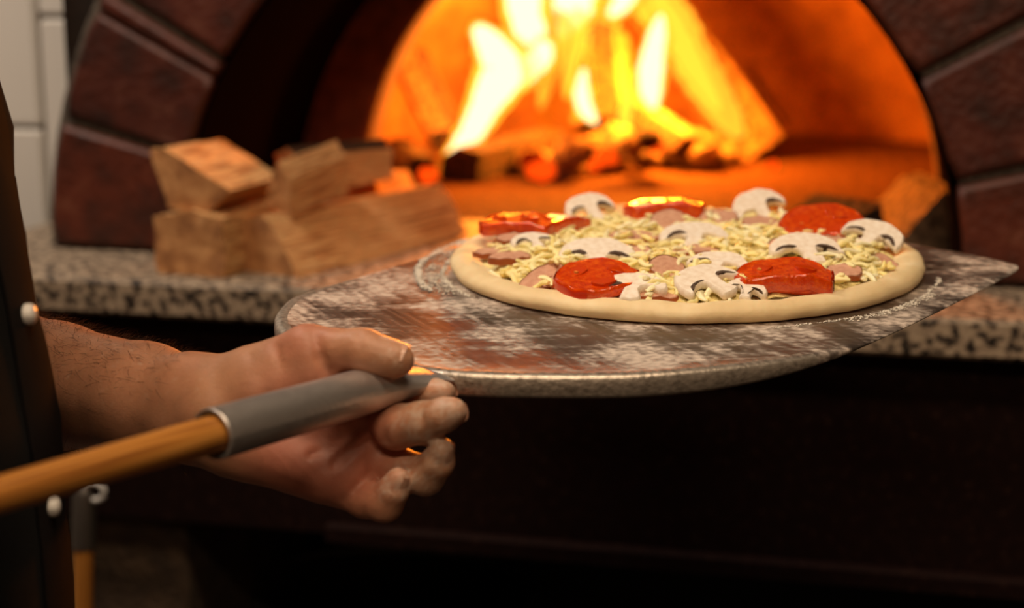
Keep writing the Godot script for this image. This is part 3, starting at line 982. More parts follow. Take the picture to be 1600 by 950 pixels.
# ------------------------------------------------------------------ below the ledge
func under_counter() -> void:
	struct_box("trim_4", Vector3(-0.66, -0.262, -0.05), Vector3(2.3, -0.037, -0.03), M.panel, "dark brown metal apron panel under the granite ledge", "panel", 0.002)
	struct_box("trim_5", Vector3(-0.20, -0.268, -0.05), Vector3(2.3, -0.247, -0.018), M.panel, "folded lower lip of the dark apron panel", "panel", 0.003)
	var pil := struct_box("wall_pillar", Vector3(-0.60, FLOOR_Y, -0.42), Vector3(-0.368, -0.20, -0.052), M.pillar, "rough grey brown masonry pillar under the ledge", "pillar", 0.006)
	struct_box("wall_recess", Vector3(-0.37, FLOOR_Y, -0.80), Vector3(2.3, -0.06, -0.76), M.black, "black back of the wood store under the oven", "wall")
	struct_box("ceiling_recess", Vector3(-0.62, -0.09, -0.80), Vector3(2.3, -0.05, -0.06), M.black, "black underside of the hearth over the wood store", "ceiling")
	# an ash bin standing in the store
	var bin := thing("ash_bin", "dark rounded metal ash bin in the store under the oven", "bin", Transform3D(Basis(), Vector3(-0.22, FLOOR_Y, -0.30)))
	var rings := []
	for L in [[0.0, 0.13], [0.02, 0.145], [0.45, 0.165], [0.52, 0.168], [0.52, 0.160], [0.40, 0.155], [0.05, 0.14]]:
		rings.append(ring_at(Vector3(0, L[0], 0), Vector3.RIGHT, Vector3.FORWARD, L[1] * 1.05, L[1] * 0.8, 28))
	obj("body", loft(rings, true, true), M.bin, bin)
	var rim := []
	for i in 40: rim.append(Vector3(cos(TAU * i / 39.0) * 0.176, 0.52, sin(TAU * i / 39.0) * 0.134))
	var rr := []
	for i in 40: rr.append(0.006)
	obj("rim", tube(rim, rr, 8), M.steel, bin)
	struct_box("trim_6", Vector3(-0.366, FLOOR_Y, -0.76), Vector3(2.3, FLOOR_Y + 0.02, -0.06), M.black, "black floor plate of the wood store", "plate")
	# a long handled oven brush leaning against the panel
	var b := thing("oven_brush", "brown wooden brush handle with a grey ferrule leaning against the apron panel", "brush", Transform3D(Basis(), Vector3(-0.446, FLOOR_Y, 0.12)))
	var topp := Vector3(0.018, 0.745, -0.075)
	var d := topp.normalized()
	obj("handle", tube([d * 0.06, d * 0.3, d * 0.69], [0.0095, 0.010, 0.010], 14), M.handle, b)
	obj("ferrule", tube([d * 0.688, d * 0.70, d * 0.742, d * 0.752], [0.0118, 0.0122, 0.0122, 0.006], 14), M.steel, b)
	obj("hanging_ring", tube(ring_at(d * 0.752 + Vector3(0.012, -0.004, 0.004), Vector3.RIGHT, Vector3.UP, 0.011, 0.009, 18), [0.003, 0.003, 0.003, 0.003, 0.003, 0.003, 0.003, 0.003, 0.003, 0.003, 0.003, 0.003, 0.003, 0.003, 0.003, 0.003, 0.003, 0.003], 8), M.white_plastic, b)
	obj("brush_head", bevel_box(Vector3(0.2, 0.06, 0.05), 0.008), M.split, b, Transform3D(Basis(), Vector3(0, 0.055, 0)))
	var br := obj("bristles", bevel_box(Vector3(0.18, 0.03, 0.04), 0.004), M.bark, b, Transform3D(Basis(), Vector3(0, 0.016, 0)))
	br.set_meta("kind", "stuff")

# ------------------------------------------------------------------ peel
var peel_xf := Transform3D()
var piz := Transform3D()

func peel() -> void:
	var c := Vector3(0.1984, 0.0968, 0.3216)
	var n := Vector3(-0.0044, 0.9992, 0.0386).normalized()
	var ax := Vector3(0.9744, 0.0129, -0.2245)
	ax = (ax - n * ax.dot(n)).normalized()
	var az := ax.cross(n)
	piz = Transform3D(Basis(ax, n, az), c)
	var e := (ax * 0.57 - az * 0.82).normalized()
	var s := (ax * 0.82 + az * 0.57).normalized()
	peel_xf = Transform3D(Basis(s, n, -e), c)
	var o := thing("pizza_peel", "floured aluminium pizza peel with a wooden handle carrying the raw pizza", "pizza peel", peel_xf)
	# blade outline: x across, y = towards the handle
	var raw := [Vector2(-0.178, -0.150), Vector2(-0.172, -0.178), Vector2(-0.152, -0.198), Vector2(-0.122, -0.204), Vector2(-0.06, -0.195), Vector2(0.03, -0.177), Vector2(0.104, -0.159), Vector2(0.155, -0.146), Vector2(0.188, -0.133), Vector2(0.199, -0.115), Vector2(0.198, -0.06), Vector2(0.193, 0.04), Vector2(0.186, 0.121), Vector2(0.172, 0.168), Vector2(0.148, 0.210), Vector2(0.112, 0.252), Vector2(0.072, 0.280), Vector2(0.030, 0.302), Vector2(0.0, 0.308), Vector2(-0.05, 0.308), Vector2(-0.10, 0.298), Vector2(-0.138, 0.271), Vector2(-0.162, 0.238), Vector2(-0.173, 0.206), Vector2(-0.177, 0.12), Vector2(-0.178, 0.0), Vector2(-0.178, -0.09)]
	var out := catmull(raw, 8, true)
	var N := out.size()
	var v := PackedVector3Array(); var idx := PackedInt32Array(); var uv := PackedVector2Array()
	var rings := []      # inset, height, height of the lip
	for L in [[0.060, 0.0, 0.0], [0.030, 0.0, 0.0], [0.021, 0.0, 0.0004], [0.014, 0.0, 0.0010], [0.0085, 0.0, 0.0017], [0.0045, -0.0001, 0.0022], [0.0018, -0.0004, 0.0018], [0.0004, -0.0007, 0.0002], [0.0, -0.001, -0.003], [0.0, -0.0014, -0.0075], [0.0008, -0.0018, -0.0092], [0.003, -0.0018, -0.0086], [0.010, -0.0018, -0.0018], [0.060, -0.0018, 0.0]]:
		var ring := []
		for i in N:
			var p: Vector2 = out[i]
			var t: Vector2 = (out[(i + 1) % N] - out[(i + N - 1) % N]).normalized()
			var inn := Vector2(-t.y, t.x)
			if inn.dot(Vector2(0, 0.06) - p) < 0.0: inn = -inn
			var w := smoothstep(0.10, 0.24, p.y)
			var q: Vector2 = p + inn * float(L[0])
			ring.append(Vector3(q.x, L[1] + L[2] * w, q.y))
		rings.append(ring)
	for shrink in [0.66, 0.33]:
		var ring := []
		for i in N:
			var p: Vector3 = rings[0 if shrink == 0.66 else 1][i]
			ring.append(Vector3(p.x * shrink, 0, 0.06 + (p.z - 0.06) * shrink))
		rings.push_front(ring)
	for r in rings:
		for p in r:
			var outw := Vector2(p.x, p.z - 0.06).normalized() * maxf(0.0, -p.y) * 1.5
			v.append(p); uv.append(Vector2((p.x + outw.x) / 0.52 + 0.5, (p.z + outw.y - 0.07) / 0.52 + 0.5))
	var ridx := PackedInt32Array()
	for r in rings.size() - 1:
		for i in N:
			var a := r * N + i
			var a1 := r * N + (i + 1) % N
			var back := v[a].z > 0.16 and r >= 6 and r <= 13
			(ridx if back else idx).append_array([a, a1, a + N, a1, a1 + N, a + N])
	var base := v.size()
	v.append(Vector3(0, 0, 0.06)); uv.append(Vector2(0.5, 0.48))
	v.append(Vector3(0, -0.0018, 0.06)); uv.append(Vector2(0.5, 0.48))
	var last := (rings.size() - 1) * N
	for i in N:
		idx.append_array([base, (i + 1) % N, i])
		idx.append_array([base + 1, last + i, last + (i + 1) % N])
	# the blade runs clockwise or not with its outline: turn the top upwards
	if (v[idx[idx.size() - 4]] - v[idx[idx.size() - 6]]).cross(v[idx[idx.size() - 5]] - v[idx[idx.size() - 6]]).y < 0.0:
		for arr in [idx, ridx]:
			for t in range(0, arr.size(), 3):
				var k: int = arr[t + 1]; arr[t + 1] = arr[t + 2]; arr[t + 2] = k
	obj("blade", make_mesh(v, idx, uv), blade_material(), o)
	obj("rolled_rim", make_mesh(v, ridx, uv), M.rim, o)
	# neck and socket, along the handle's line
	var axis := func(z: float) -> Vector3: return Vector3(0, -0.0035 + 0.070 * (z - 0.31), z)
	var rs := []
	for L in [[0.282, 0.030, 0.0012, 0.004], [0.298, 0.027, 0.0030, 0.0022], [0.310, 0.0235, 0.0052, 0.001], [0.322, 0.0185, 0.0080, 0.0], [0.334, 0.0145, 0.0108, 0.0], [0.345, 0.0128, 0.0123, 0.0], [0.358, 0.0125, 0.0125, 0.0], [0.40, 0.0125, 0.0125, 0.0], [0.4585, 0.0127, 0.0127, 0.0], [0.4600, 0.0124, 0.0124, 0.0], [0.4600, 0.0110, 0.0110, 0.0], [0.4585, 0.0106, 0.0106, 0.0], [0.430, 0.0106, 0.0106, 0.0]]:
		var q: Vector3 = axis.call(L[0])
		rs.append(ring_at(q + Vector3(0, L[3], 0), Vector3.RIGHT, Vector3.UP, L[1], L[2], 32))
	obj("socket", loft(rs, true, true), M.socket, o)
	var hp := []; var hr := []
	for i in 14:
		var z := 0.425 + i * 0.06
		hp.append(axis.call(z)); hr.append(lerpf(0.0094, 0.0074, minf(1.0, (z - 0.42) / 0.2)) + 0.0001 * sin(i * 2.0))
	obj("handle", tube(hp, hr, 24), M.handle, o)
	for sgn in [-1.0, 1.0]:
		var rv := ring_at(Vector3.ZERO, Vector3.RIGHT, Vector3.FORWARD, 0.004, 0.004, 12)
		var r2 := []
		for L in [[0.0, 1.0], [0.0008, 1.0], [0.0016, 0.7], [0.002, 0.2]]:
			var rg := []
			for p in rv: rg.append(p * L[1] + Vector3(0.014 * sgn, L[0], 0.280))
			r2.append(rg)
	# loose flour pushed up round the dough
	flour_bank("lacy ridge of loose white flour curving round the left of the dough", [[0.1695, 0.0016, 146.0, 236.0, 900], [0.187, 0.0020, 160.0, 214.0, 1100], [0.1780, 0.0060, 155.0, 225.0, 800], [0.182, 0.0022, 206.0, 238.0, 500]])
	flour_bank("thin broken line of flour along the right front of the dough", [[0.1735, 0.0012, 15.0, 80.0, 500], [0.1765, 0.0030, 30.0, 62.0, 300]])

func flour_bank(label: String, bands: Array) -> void:
	var v := PackedVector3Array(); var idx := PackedInt32Array()
	for B in bands:
		for k in int(B[4]):
			var t := rng.randf()
			var clump := nz.get_noise_2d(t * 14.0 + B[0] * 700.0, B[2] * 0.1)
			if rng.randf() > 0.55 + 1.1 * clump: continue
			var q := deg_to_rad(lerpf(B[2], B[3], t))
			var rr: float = B[0] + rng.randfn(0.0, 1.0) * float(B[1]) * 0.6 + 0.0022 * nz.get_noise_1d(t * 5.0 + B[0] * 900.0)
			var c := Vector3(cos(q) * rr, 0.0, sin(q) * rr)
			var s := rng.randf_range(0.0003, 0.0010)
			var b := v.size()
			var turn := rng.randf() * TAU
			for d in 4:
				var a := turn + TAU * d / 4.0
				v.append(c + Vector3(cos(a) * s * rng.randf_range(0.8, 1.7), s * 0.25, sin(a) * s * rng.randf_range(0.8, 1.7)))
			v.append(c + Vector3(0, s * rng.randf_range(0.7, 1.3), 0)); v.append(c)
			for d in 4:
				idx.append_array([b + d, b + 4, b + (d + 1) % 4, b + (d + 1) % 4, b + 5, b + d])
	var o := obj("loose_flour", oriented(make_mesh(v, idx)), M.flour, null, piz)
	tag(o, label, "flour", "", "stuff")

func blade_material() -> ORMMaterial3D:
	var S := 1024
	var na := FastNoiseLite.new(); na.seed = 91; na.frequency = 0.010; na.fractal_octaves = 5; na.domain_warp_enabled = true; na.domain_warp_amplitude = 40.0; na.domain_warp_frequency = 0.006
	var nb := FastNoiseLite.new(); nb.seed = 92; nb.frequency = 0.03; nb.fractal_octaves = 3
	var nc := FastNoiseLite.new(); nc.seed = 93; nc.frequency = 0.006; nc.fractal_octaves = 2
	var ca := cos(0.62); var sa := sin(0.62)
	var cb := cos(-0.5); var sb := sin(-0.5)
	var col := PackedByteArray(); col.resize(S * S * 3)
	var orm := PackedByteArray(); orm.resize(S * S * 3)
	for y in S:
		for x in S:
			var u := x * ca - y * sa
			var w := x * sa + y * ca
			var u2 := x * cb - y * sb
			var w2 := x * sb + y * cb
			var st := na.get_noise_2d(u * 0.30, w * 1.7)
			var st2 := na.get_noise_2d(u2 * 0.25 + 700.0, w2 * 1.9)
			var big := nc.get_noise_2d(x, y)
			var grain := nb.get_noise_2d(x * 2.2, y * 2.2)
			var fs := nb.get_noise_2d(u * 0.35, w * 2.6) + nb.get_noise_2d(u2 * 0.30 + 300.0, w2 * 2.4)
			# more flour towards the front edge and the left of the blade, scraped thinner next to the handle
			var cover := 0.50 + 0.62 * big + 0.55 * maxf(st, st2 * 0.9) + 0.14 * grain + 0.20 * fs
			var f := clampf(smoothstep(0.22, 1.05, cover), 0.0, 1.0)
			f = clampf(f * (0.72 + 0.5 * grain) + 0.05, 0.0, 0.95)
			var scr := 0.5 + 0.5 * nb.get_noise_2d(u2 * 0.12, w2 * 3.0)
			var met := Color(0.60, 0.55, 0.515) * (0.82 + 0.25 * scr)
			var c := met.lerp(Color(0.80, 0.745, 0.69), f)
			var i := (y * S + x) * 3
			col[i] = clampi(int(c.r * 255.0), 0, 255); col[i + 1] = clampi(int(c.g * 255.0), 0, 255); col[i + 2] = clampi(int(c.b * 255.0), 0, 255)
			orm[i] = 255
			orm[i + 1] = clampi(int((0.30 + 0.12 * scr + 0.5 * f) * 255.0), 0, 255)
			orm[i + 2] = clampi(int((1.0 - f) * 255.0), 0, 255)
	var m := ORMMaterial3D.new()
	m.albedo_texture = ImageTexture.create_from_image(Image.create_from_data(S, S, false, Image.FORMAT_RGB8, col))
	m.orm_texture = ImageTexture.create_from_image(Image.create_from_data(S, S, false, Image.FORMAT_RGB8, orm))
	return m

# ------------------------------------------------------------------ pizza
func bed(u: float, v: float) -> float:      # height of the cheese bed above the peel
	var r := sqrt(u * u + v * v)
	var f := 1.0 - smoothstep(0.118, 0.148, r + 0.010 * nz.get_noise_2d(u * 30.0, v * 30.0))
	return 0.0088 + f * (0.0084 + 0.0036 * nz.get_noise_2d(u * 38.0, v * 38.0) + 0.0018 * nz.get_noise_2d(u * 150.0, v * 150.0))

func top_xf(u: float, v: float, h: float, face: Basis) -> Transform3D:
	return piz * Transform3D(face, Vector3(u, bed(u, v) + h * 0.6, v))

# a slab whose front is +z laid down: turn within the plane, then lean its front towards the photographer's side
func laid(turn: float, lean: float, heading := 0.0) -> Basis:
	return Basis(Vector3.UP, heading) * Basis(Vector3.RIGHT, deg_to_rad(-90.0 + lean)) * Basis(Vector3.BACK, deg_to_rad(turn))

func pizza() -> void:
	var xf := piz
	var o := thing("pizza_dough", "round raw pizza dough with a plain pale rim on the floured peel", "pizza", xf)
	# dough
	var v := PackedVector3Array(); var idx := PackedInt32Array()
	var N := 144
	var prof := [[0.0, 0.0075], [0.05, 0.0075], [0.10, 0.0075], [0.135, 0.0078], [0.144, 0.0092], [0.1485, 0.0112], [0.1535, 0.0124], [0.1585, 0.0120], [0.1625, 0.0098], [0.1645, 0.0070], [0.1645, 0.0042], [0.1630, 0.0016], [0.1600, 0.0004], [0.10, 0.0004]]
	for r in prof:
		for i in N:
			var q := TAU * i / N
			var k := 1.0 + 0.010 * nz.get_noise_2d(cos(q) * 3.0, sin(q) * 3.0) + 0.004 * nz.get_noise_2d(cos(q) * 9.0, sin(q) * 9.0 + 5.0)
			var hk := 1.0 + 0.16 * nz.get_noise_2d(cos(q) * 5.0 + 9.0, sin(q) * 5.0 + r[0] * 20.0)
			v.append(Vector3(cos(q) * r[0] * k, r[1] * hk if r[1] > 0.001 else r[1], sin(q) * r[0] * k))
	for r in prof.size() - 1:
		for i in N:
			var a := r * N + i
			var a1 := r * N + (i + 1) % N
			idx.append_array([a, a1, a + N, a1, a1 + N, a + N])
	obj("dough", oriented(make_mesh(v, idx)), M.dough, o)
	# white cream spread inside the rim
	v = PackedVector3Array(); idx = PackedInt32Array()
	for j in 12:
		for i in N:
			var q := TAU * i / N
			var R := 0.1475 + 0.004 * nz.get_noise_2d(cos(q) * 8.0, sin(q) * 8.0 + 30.0)
			var r := R * j / 11.0
			var h := 0.0088 + 0.0012 * nz.get_noise_2d(cos(q) * r * 90.0, sin(q) * r * 90.0)
			if j == 11: h = 0.0078
			if j == 10: h = 0.0098
			v.append(Vector3(cos(q) * r, h, sin(q) * r))
	for j in 11:
		for i in N:
			var a := j * N + i
			var a1 := j * N + (i + 1) % N
			idx.append_array([a, a1, a + N, a1, a1 + N, a + N])
	obj("cream_sauce", make_mesh(v, idx), M.cream, o)
	# bed of finely grated cheese
	v = PackedVector3Array(); idx = PackedInt32Array()
	var G := 96
	for j in G + 1:
		for i in G + 1:
			var a := Vector2(i / float(G) * 2.0 - 1.0, j / float(G) * 2.0 - 1.0)
			# square to disc
			var d := Vector2(a.x * sqrt(1.0 - a.y * a.y / 2.0), a.y * sqrt(1.0 - a.x * a.x / 2.0)) * 0.143
			v.append(Vector3(d.x, bed(d.x, d.y), d.y))
	for j in G:
		for i in G:
			var a := j * (G + 1) + i
			idx.append_array([a, a + 1, a + G + 1, a + 1, a + G + 2, a + G + 1])
	var cb := obj("grated_cheese", make_mesh(v, idx), M.cheese_bed, null, xf)
	tag(cb, "bed of finely grated pale yellow cheese covering the pizza dough", "cheese", "", "stuff")
	toppings()

func mushroom_outline(w: float, stem: float, h: float) -> PackedVector2Array:
	var half := [Vector2(0.0, 0.44), Vector2(0.14, 0.43), Vector2(0.28, 0.37), Vector2(0.40, 0.26), Vector2(0.48, 0.11), Vector2(0.50, -0.02), Vector2(0.47, -0.12), Vector2(0.41, -0.14), Vector2(0.35, -0.09), Vector2(0.27, -0.03), Vector2(0.18, -0.02), Vector2(0.125, -0.05), Vector2(0.115, -0.16), Vector2(0.125, -stem * 0.6), Vector2(0.15, -stem * 0.9), Vector2(0.11, -stem), Vector2(0.0, -stem - 0.02)]
	var p := PackedVector2Array()
	for q in half: p.append(Vector2(q.x * w, q.y * w * h))
	for i in range(half.size() - 2, 0, -1): p.append(Vector2(-half[i].x * w, half[i].y * w * h))
	return p

func lens_outline(cx: float, cy: float, rx: float, ry: float, turn: float) -> PackedVector2Array:
	var p := PackedVector2Array()
	for i in 14:
		var t := TAU * i / 14
		var q := Vector2(cos(t) * rx, sin(t) * ry * (1.0 - 0.35 * cos(t)))
		p.append(Vector2(cx, cy) + q.rotated(turn))
	return p

func bent(mesh: ArrayMesh, w: float) -> ArrayMesh:      # slices droop a little to both sides
	var a := mesh.surface_get_arrays(0)
	var v: PackedVector3Array = a[Mesh.ARRAY_VERTEX]
	for i in v.size(): v[i].z -= 0.16 * v[i].x * v[i].x / w + 0.10 * v[i].y * v[i].y / w
	return make_mesh(v, a[Mesh.ARRAY_INDEX])

func mushroom(u: float, v: float, h: float, w: float, turn: float, lean: float, heading: float, label: String, tall := 1.0, stem := 0.42) -> void:
	var o := thing("mushroom_slice", label, "mushroom", top_xf(u, v, h, laid(turn, lean, heading)), "mushroom slices on the pizza")
	var th := 0.0055
	var ol := mushroom_outline(w, stem, tall * rng.randf_range(0.88, 1.05))
	var sd := rng.randf() * 80.0
	var lop := rng.randf_range(-0.12, 0.12)
	for i in ol.size():
		ol[i] += Vector2(nz.get_noise_2d(ol[i].x * 90.0 + sd, ol[i].y * 90.0), nz.get_noise_2d(ol[i].x * 90.0, ol[i].y * 90.0 + sd)) * 0.045 * w
		ol[i].x += lop * minf(ol[i].y, 0.0) * 2.0
	obj("flesh", bent(slab(ol, th, 0.0012), w), M.mushroom, o)
	for s in [-1.0, 1.0]:
		var fat := rng.randf_range(0.3, 1.25)
		if rng.randf() < 0.2: continue
		var gp := PackedVector2Array()
		for q in [Vector2(0.12, -0.015), Vector2(0.15, 0.045), Vector2(0.21, 0.085), Vector2(0.30, 0.065), Vector2(0.375, -0.01), Vector2(0.42, -0.09), Vector2(0.37, -0.075), Vector2(0.29, -0.022), Vector2(0.20, -0.008)]:
			var y: float = q.y if q.y < 0.0 else q.y * fat
			gp.append(Vector2(q.x * s, y * tall) * w)
		obj("gills", bent(slab(gp, th + 0.0008, 0.0002), w), M.gill, o)

func tomato(u: float, v: float, h: float, r: float, lean: float, heading: float, turn: float, cut: float, label: String, th := 0.007, squash := 1.0) -> void:
	var o := thing("tomato_slice", label, "tomato", top_xf(u, v, h, laid(turn, lean, heading)), "tomato slices on the pizza")
	var p := PackedVector2Array(); var inner := PackedVector2Array()
	var n := 44
	for i in n:
		var t := TAU * i / n
		var q := Vector2(cos(t) * r * (1.0 + 0.03 * sin(t * 5.0)), sin(t) * r * squash * (1.0 + 0.03 * cos(t * 4.0)))
		q.y = maxf(q.y, -cut * r)
		if i == 0 or q.distance_to(p[-1]) > 0.0006: p.append(q)
	obj("flesh", warped(slab(p, th, 0.0016), r), M.tomato, o)
	# skin: a thin band round the rounded part of the rim
	var v_ := PackedVector3Array(); var idx := PackedInt32Array()
	var cnt := 0
	for i in n + 1:
		var t := TAU * i / n
		var q := Vector2(cos(t) * r * (1.0 + 0.03 * sin(t * 5.0)), sin(t) * r * squash * (1.0 + 0.03 * cos(t * 4.0)))
		if q.y < -cut * r + 0.0002: 
			cnt = 0
			continue
		var q2 := q * (1.0 + 0.0005 / r)
		for L in [-th / 2 + 0.0006, -th / 2 + 0.0016, th / 2 - 0.0016, th / 2 - 0.0006]:
			var k := 1.0 if absf(L) < th / 2 - 0.001 else 0.985
			v_.append(Vector3(q2.x * k, q2.y * k, L))
		if cnt > 0:
			var b := v_.size() - 8
			for j in 3: idx.append_array([b + j, b + j + 1, b + j + 4, b + j + 4, b + j + 1, b + j + 5])
		cnt += 1
	obj("skin", warped(make_mesh(v_, idx), r), M.tomato_skin, o)
	# seed chambers
	for k in 3:
		var t := TAU * k / 3 + 0.9 + turn
		var c := Vector2(cos(t), sin(t) * squash) * r * 0.5
		if c.y < -cut * r + r * 0.25: continue
		obj("seed_chamber", warped(slab(lens_outline(c.x, c.y, r * 0.30, r * 0.19, t + PI / 2), th + 0.0005, 0.0003), r), M.tomato_gel, o)
		var sc := c + Vector2(cos(t + PI / 2), sin(t + PI / 2)) * r * 0.13
		obj("seed", warped(slab(lens_outline(sc.x, sc.y, 0.0015, 0.0009, t), th + 0.0010, 0.0003), r), M.seed, o)

func warped(mesh: ArrayMesh, r: float) -> ArrayMesh:      # uneven wet cut
	var a := mesh.surface_get_arrays(0)
	var v: PackedVector3Array = a[Mesh.ARRAY_VERTEX]
	for i in v.size(): v[i].z += 0.05 * r * nz.get_noise_2d(v[i].x * 1.4 / r, v[i].y * 1.4 / r) * 2.0 - 0.10 * v[i].x * v[i].x / r + (0.0003 * nz.get_noise_2d(v[i].x * 260.0, v[i].y * 260.0))
	return make_mesh(v, a[Mesh.ARRAY_INDEX])

func ham(u: float, v: float, h: float, shape: Array, lean: float, heading: float, turn: float, label: String, th := 0.0028) -> void:
	var o := thing("ham_slice", label, "ham", top_xf(u, v, h, laid(turn, lean, heading)), "ham slices on the pizza")
	var p := PackedVector2Array()
	for q in catmull(shape, 4, true): p.append(q)
	obj("meat", warped(slab(p, th, 0.0005), 0.016), M.ham, o)
	var n := p.size()
	var v_ := PackedVector3Array(); var idx := PackedInt32Array()
	for i in n + 1:
		var q := p[i % n]
		var k := 1.0 + 0.0005 / maxf(q.length(), 0.004)
		v_.append(Vector3(q.x * k, q.y * k, -th / 2 + 0.0002)); v_.append(Vector3(q.x * k, q.y * k, th / 2 - 0.0002))
		if i > 0:
			var b := v_.size() - 4
			idx.append_array([b, b + 1, b + 2, b + 2, b + 1, b + 3])
	obj("rind", warped(make_mesh(v_, idx), 0.016), M.ham_rind, o)

func disc(rx: float, ry: float, n := 9) -> Array:
	var out := []
	for i in n:
		var t := TAU * i / n
		out.append(Vector2(cos(t) * rx, sin(t) * ry) * rng.randf_range(0.72, 1.02))
	return out

func toppings() -> void:
	var quarter := [Vector2(-0.016, -0.012), Vector2(0.004, -0.013), Vector2(0.016, -0.008), Vector2(0.016, 0.008), Vector2(0.013, 0.013), Vector2(0.002, 0.010), Vector2(-0.010, 0.0)]
	# ham first, it lies under the rest
	ham(-0.102, 0.092, 0.008, quarter, 24, 0.1, 0, "folded quarter of pink ham by the rim left of the front tomato slice")
	ham(-0.086, 0.100, 0.003, disc(0.014, 0.012), 12, 0.2, 0, "ham slice half hidden behind the folded quarter of ham")
	ham(-0.133, 0.016, 0.003, disc(0.018, 0.008), 8, -0.2, 10, "narrow ham slice at the left rim below the wet tomato slice", 0.004)
	ham(-0.122, 0.045, 0.003, disc(0.016, 0.008), 10, 0.15, 5, "thick ham strip below the narrow ham slice at the left rim", 0.005)
	ham(-0.006, -0.056, 0.006, disc(0.017, 0.015), 30, 0.1, 0, "round ham slice leaning on the edge-on tomato slice at the back")
	ham(-0.020, 0.092, 0.005, disc(0.013, 0.013), 24, 0.45, 0, "small round ham slice with brown rind beside the pair of front mushrooms", 0.005)
	ham(0.035, -0.077, 0.004, disc(0.016, 0.013), 18, -0.1, 0, "pale ham slice left of the mushroom at the back rim")
	ham(0.066, 0.036, 0.004, disc(0.017, 0.016), 20, 0.0, 0, "ham slice under the mushroom behind the front right tomato slice")
	ham(0.126, 0.047, 0.005, disc(0.008, 0.016), 22, 0.4, 25, "narrow ham slice below the arched mushroom at the right rim", 0.003)
	ham(0.004, 0.040, 0.004, disc(0.020, 0.010), 4, 0.1, 0, "brown edged ham slice below the mushroom at the centre", 0.005)
	ham(-0.036, 0.136, 0.005, disc(0.020, 0.007), 6, -0.05, 0, "brown edged ham strip at the front rim under a mushroom", 0.004)
	ham(-0.035, -0.012, 0.004, disc(0.024, 0.012), 8, 0.35, 0, "long ham slice left of the mushroom at the centre", 0.004)
	ham(-0.042, 0.048, 0.003, disc(0.016, 0.012), 22, -0.3, 0, "ham slice peeping out right of the big pale mushroom")
	ham(0.092, 0.092, 0.003, disc(0.014, 0.010), 14, -0.4, 0, "ham slice with brown rind right of the front right tomato slice", 0.004)
	ham(0.062, -0.055, 0.003, disc(0.018, 0.011), 10, 0.0, 0, "ham slice lying under the stem of the back rim mushroom")
	ham(-0.118, -0.012, 0.002, disc(0.014, 0.010), 10, 0.2, 0, "grey pink ham slice under the wet tomato slice at the left")
	ham(0.102, 0.012, 0.003, disc(0.012, 0.010), 16, 0.3, 0, "small ham slice between the right tomato slice and the arched mushroom")
	# tomatoes
	tomato(-0.118, -0.034, 0.010, 0.027, 2, -0.15, 0, 0.45, "wet tomato slice at the left rim with a fire-lit top", 0.009)
	tomato(-0.084, -0.050, 0.009, 0.026, -4, 0.35, 30, 0.3, "tomato slice overlapping behind the wet one at the left rim", 0.009)
	tomato(-0.004, -0.102, 0.009, 0.031, -6, 0.05, 0, 0.5, "edge-on tomato slice at the back of the pizza", 0.011)
	tomato(-0.066, 0.113, 0.006, 0.028, 9, 0.1, 10, 0.9, "round tomato slice facing the front of the pizza", 0.0075)
	tomato(0.050, 0.122, 0.008, 0.031, 4, -0.12, 8, 0.42, "thick half moon tomato slice at the front right of the pizza", 0.011)
	tomato(0.104, -0.030, 0.008, 0.032, 14, -0.05, 0, 0.75, "tomato slice at the right before the back rim", 0.008)
	# mushrooms
	mushroom(-0.061, -0.104, 0.011, 0.040, 12, 32, 0.1, "mushroom slice at the back between two tomato slices")
	mushroom(-0.064, 0.058, 0.008, 0.055, -2, 17, 0.0, "big pale mushroom slice behind the round front tomato slice")
	mushroom(-0.046, 0.131, 0.012, 0.044, 8, 12, -0.25, "thick mushroom slice with brown edge at the front rim")
	mushroom(0.008, -0.004, 0.008, 0.050, 0, 14, 0.05, "mushroom slice lying at the centre of the pizza")
	mushroom(0.066, -0.090, 0.012, 0.044, 24, 36, 0.0, "mushroom slice standing highest at the back rim", 1.0, 0.5)
	mushroom(0.002, 0.128, 0.007, 0.046, 34, 14, 0.1, "front mushroom slice of the pair left of the half moon tomato")
	mushroom(0.012, 0.090, 0.006, 0.042, -6, 12, -0.3, "rear mushroom slice of the pair left of the half moon tomato")
	mushroom(0.024, 0.137, 0.009, 0.026, -30, 20, 0.1, "small mushroom slice tucked beside the half moon tomato")
	mushroom(0.074, 0.060, 0.009, 0.050, 0, 18, 0.0, "mushroom slice right behind the half moon tomato")
	mushroom(0.130, 0.008, 0.010, 0.046, -34, 22, -0.1, "arched mushroom slice at the right rim")
	mushroom(-0.106, 0.006, 0.006, 0.034, 10, 10, 0.2, "small mushroom slice under the wet tomato at the left rim")
	# cheese shreds
	var meshes := []
	for k in 6:
		var L := rng.randf_range(0.011, 0.023)
		var bend := rng.randf_range(-0.5, 0.5)
		var pts := []; var rr := []
		for i in 6:
			var t := i / 5.0 - 0.5
			pts.append(Vector3(t * L, 0.0012 * sin(t * 5.0 + k), bend * 0.011 * t * t * 4.0 * L / 0.02))
			rr.append(0.0016 * (0.6 if i == 0 or i == 5 else 1.0) * rng.randf_range(0.75, 1.2))
		meshes.append(tube(pts, rr, 6, rng.randf_range(1.0, 1.8)))
	# where cheese is heaped in the photograph
	var heaps := [[-0.120, 0.085, 0.022, 26], [-0.085, 0.062, 0.022, 20], [-0.060, 0.012, 0.03, 34], [0.035, 0.030, 0.03, 40], [0.062, -0.010, 0.03, 36], [0.105, 0.070, 0.024, 46], [0.085, 0.118, 0.02, 22], [-0.010, 0.120, 0.03, 26], [0.085, -0.088, 0.018, 20], [0.0, -0.045, 0.04, 20], [0.122, 0.035, 0.016, 12], [-0.02, 0.065, 0.03, 24]]
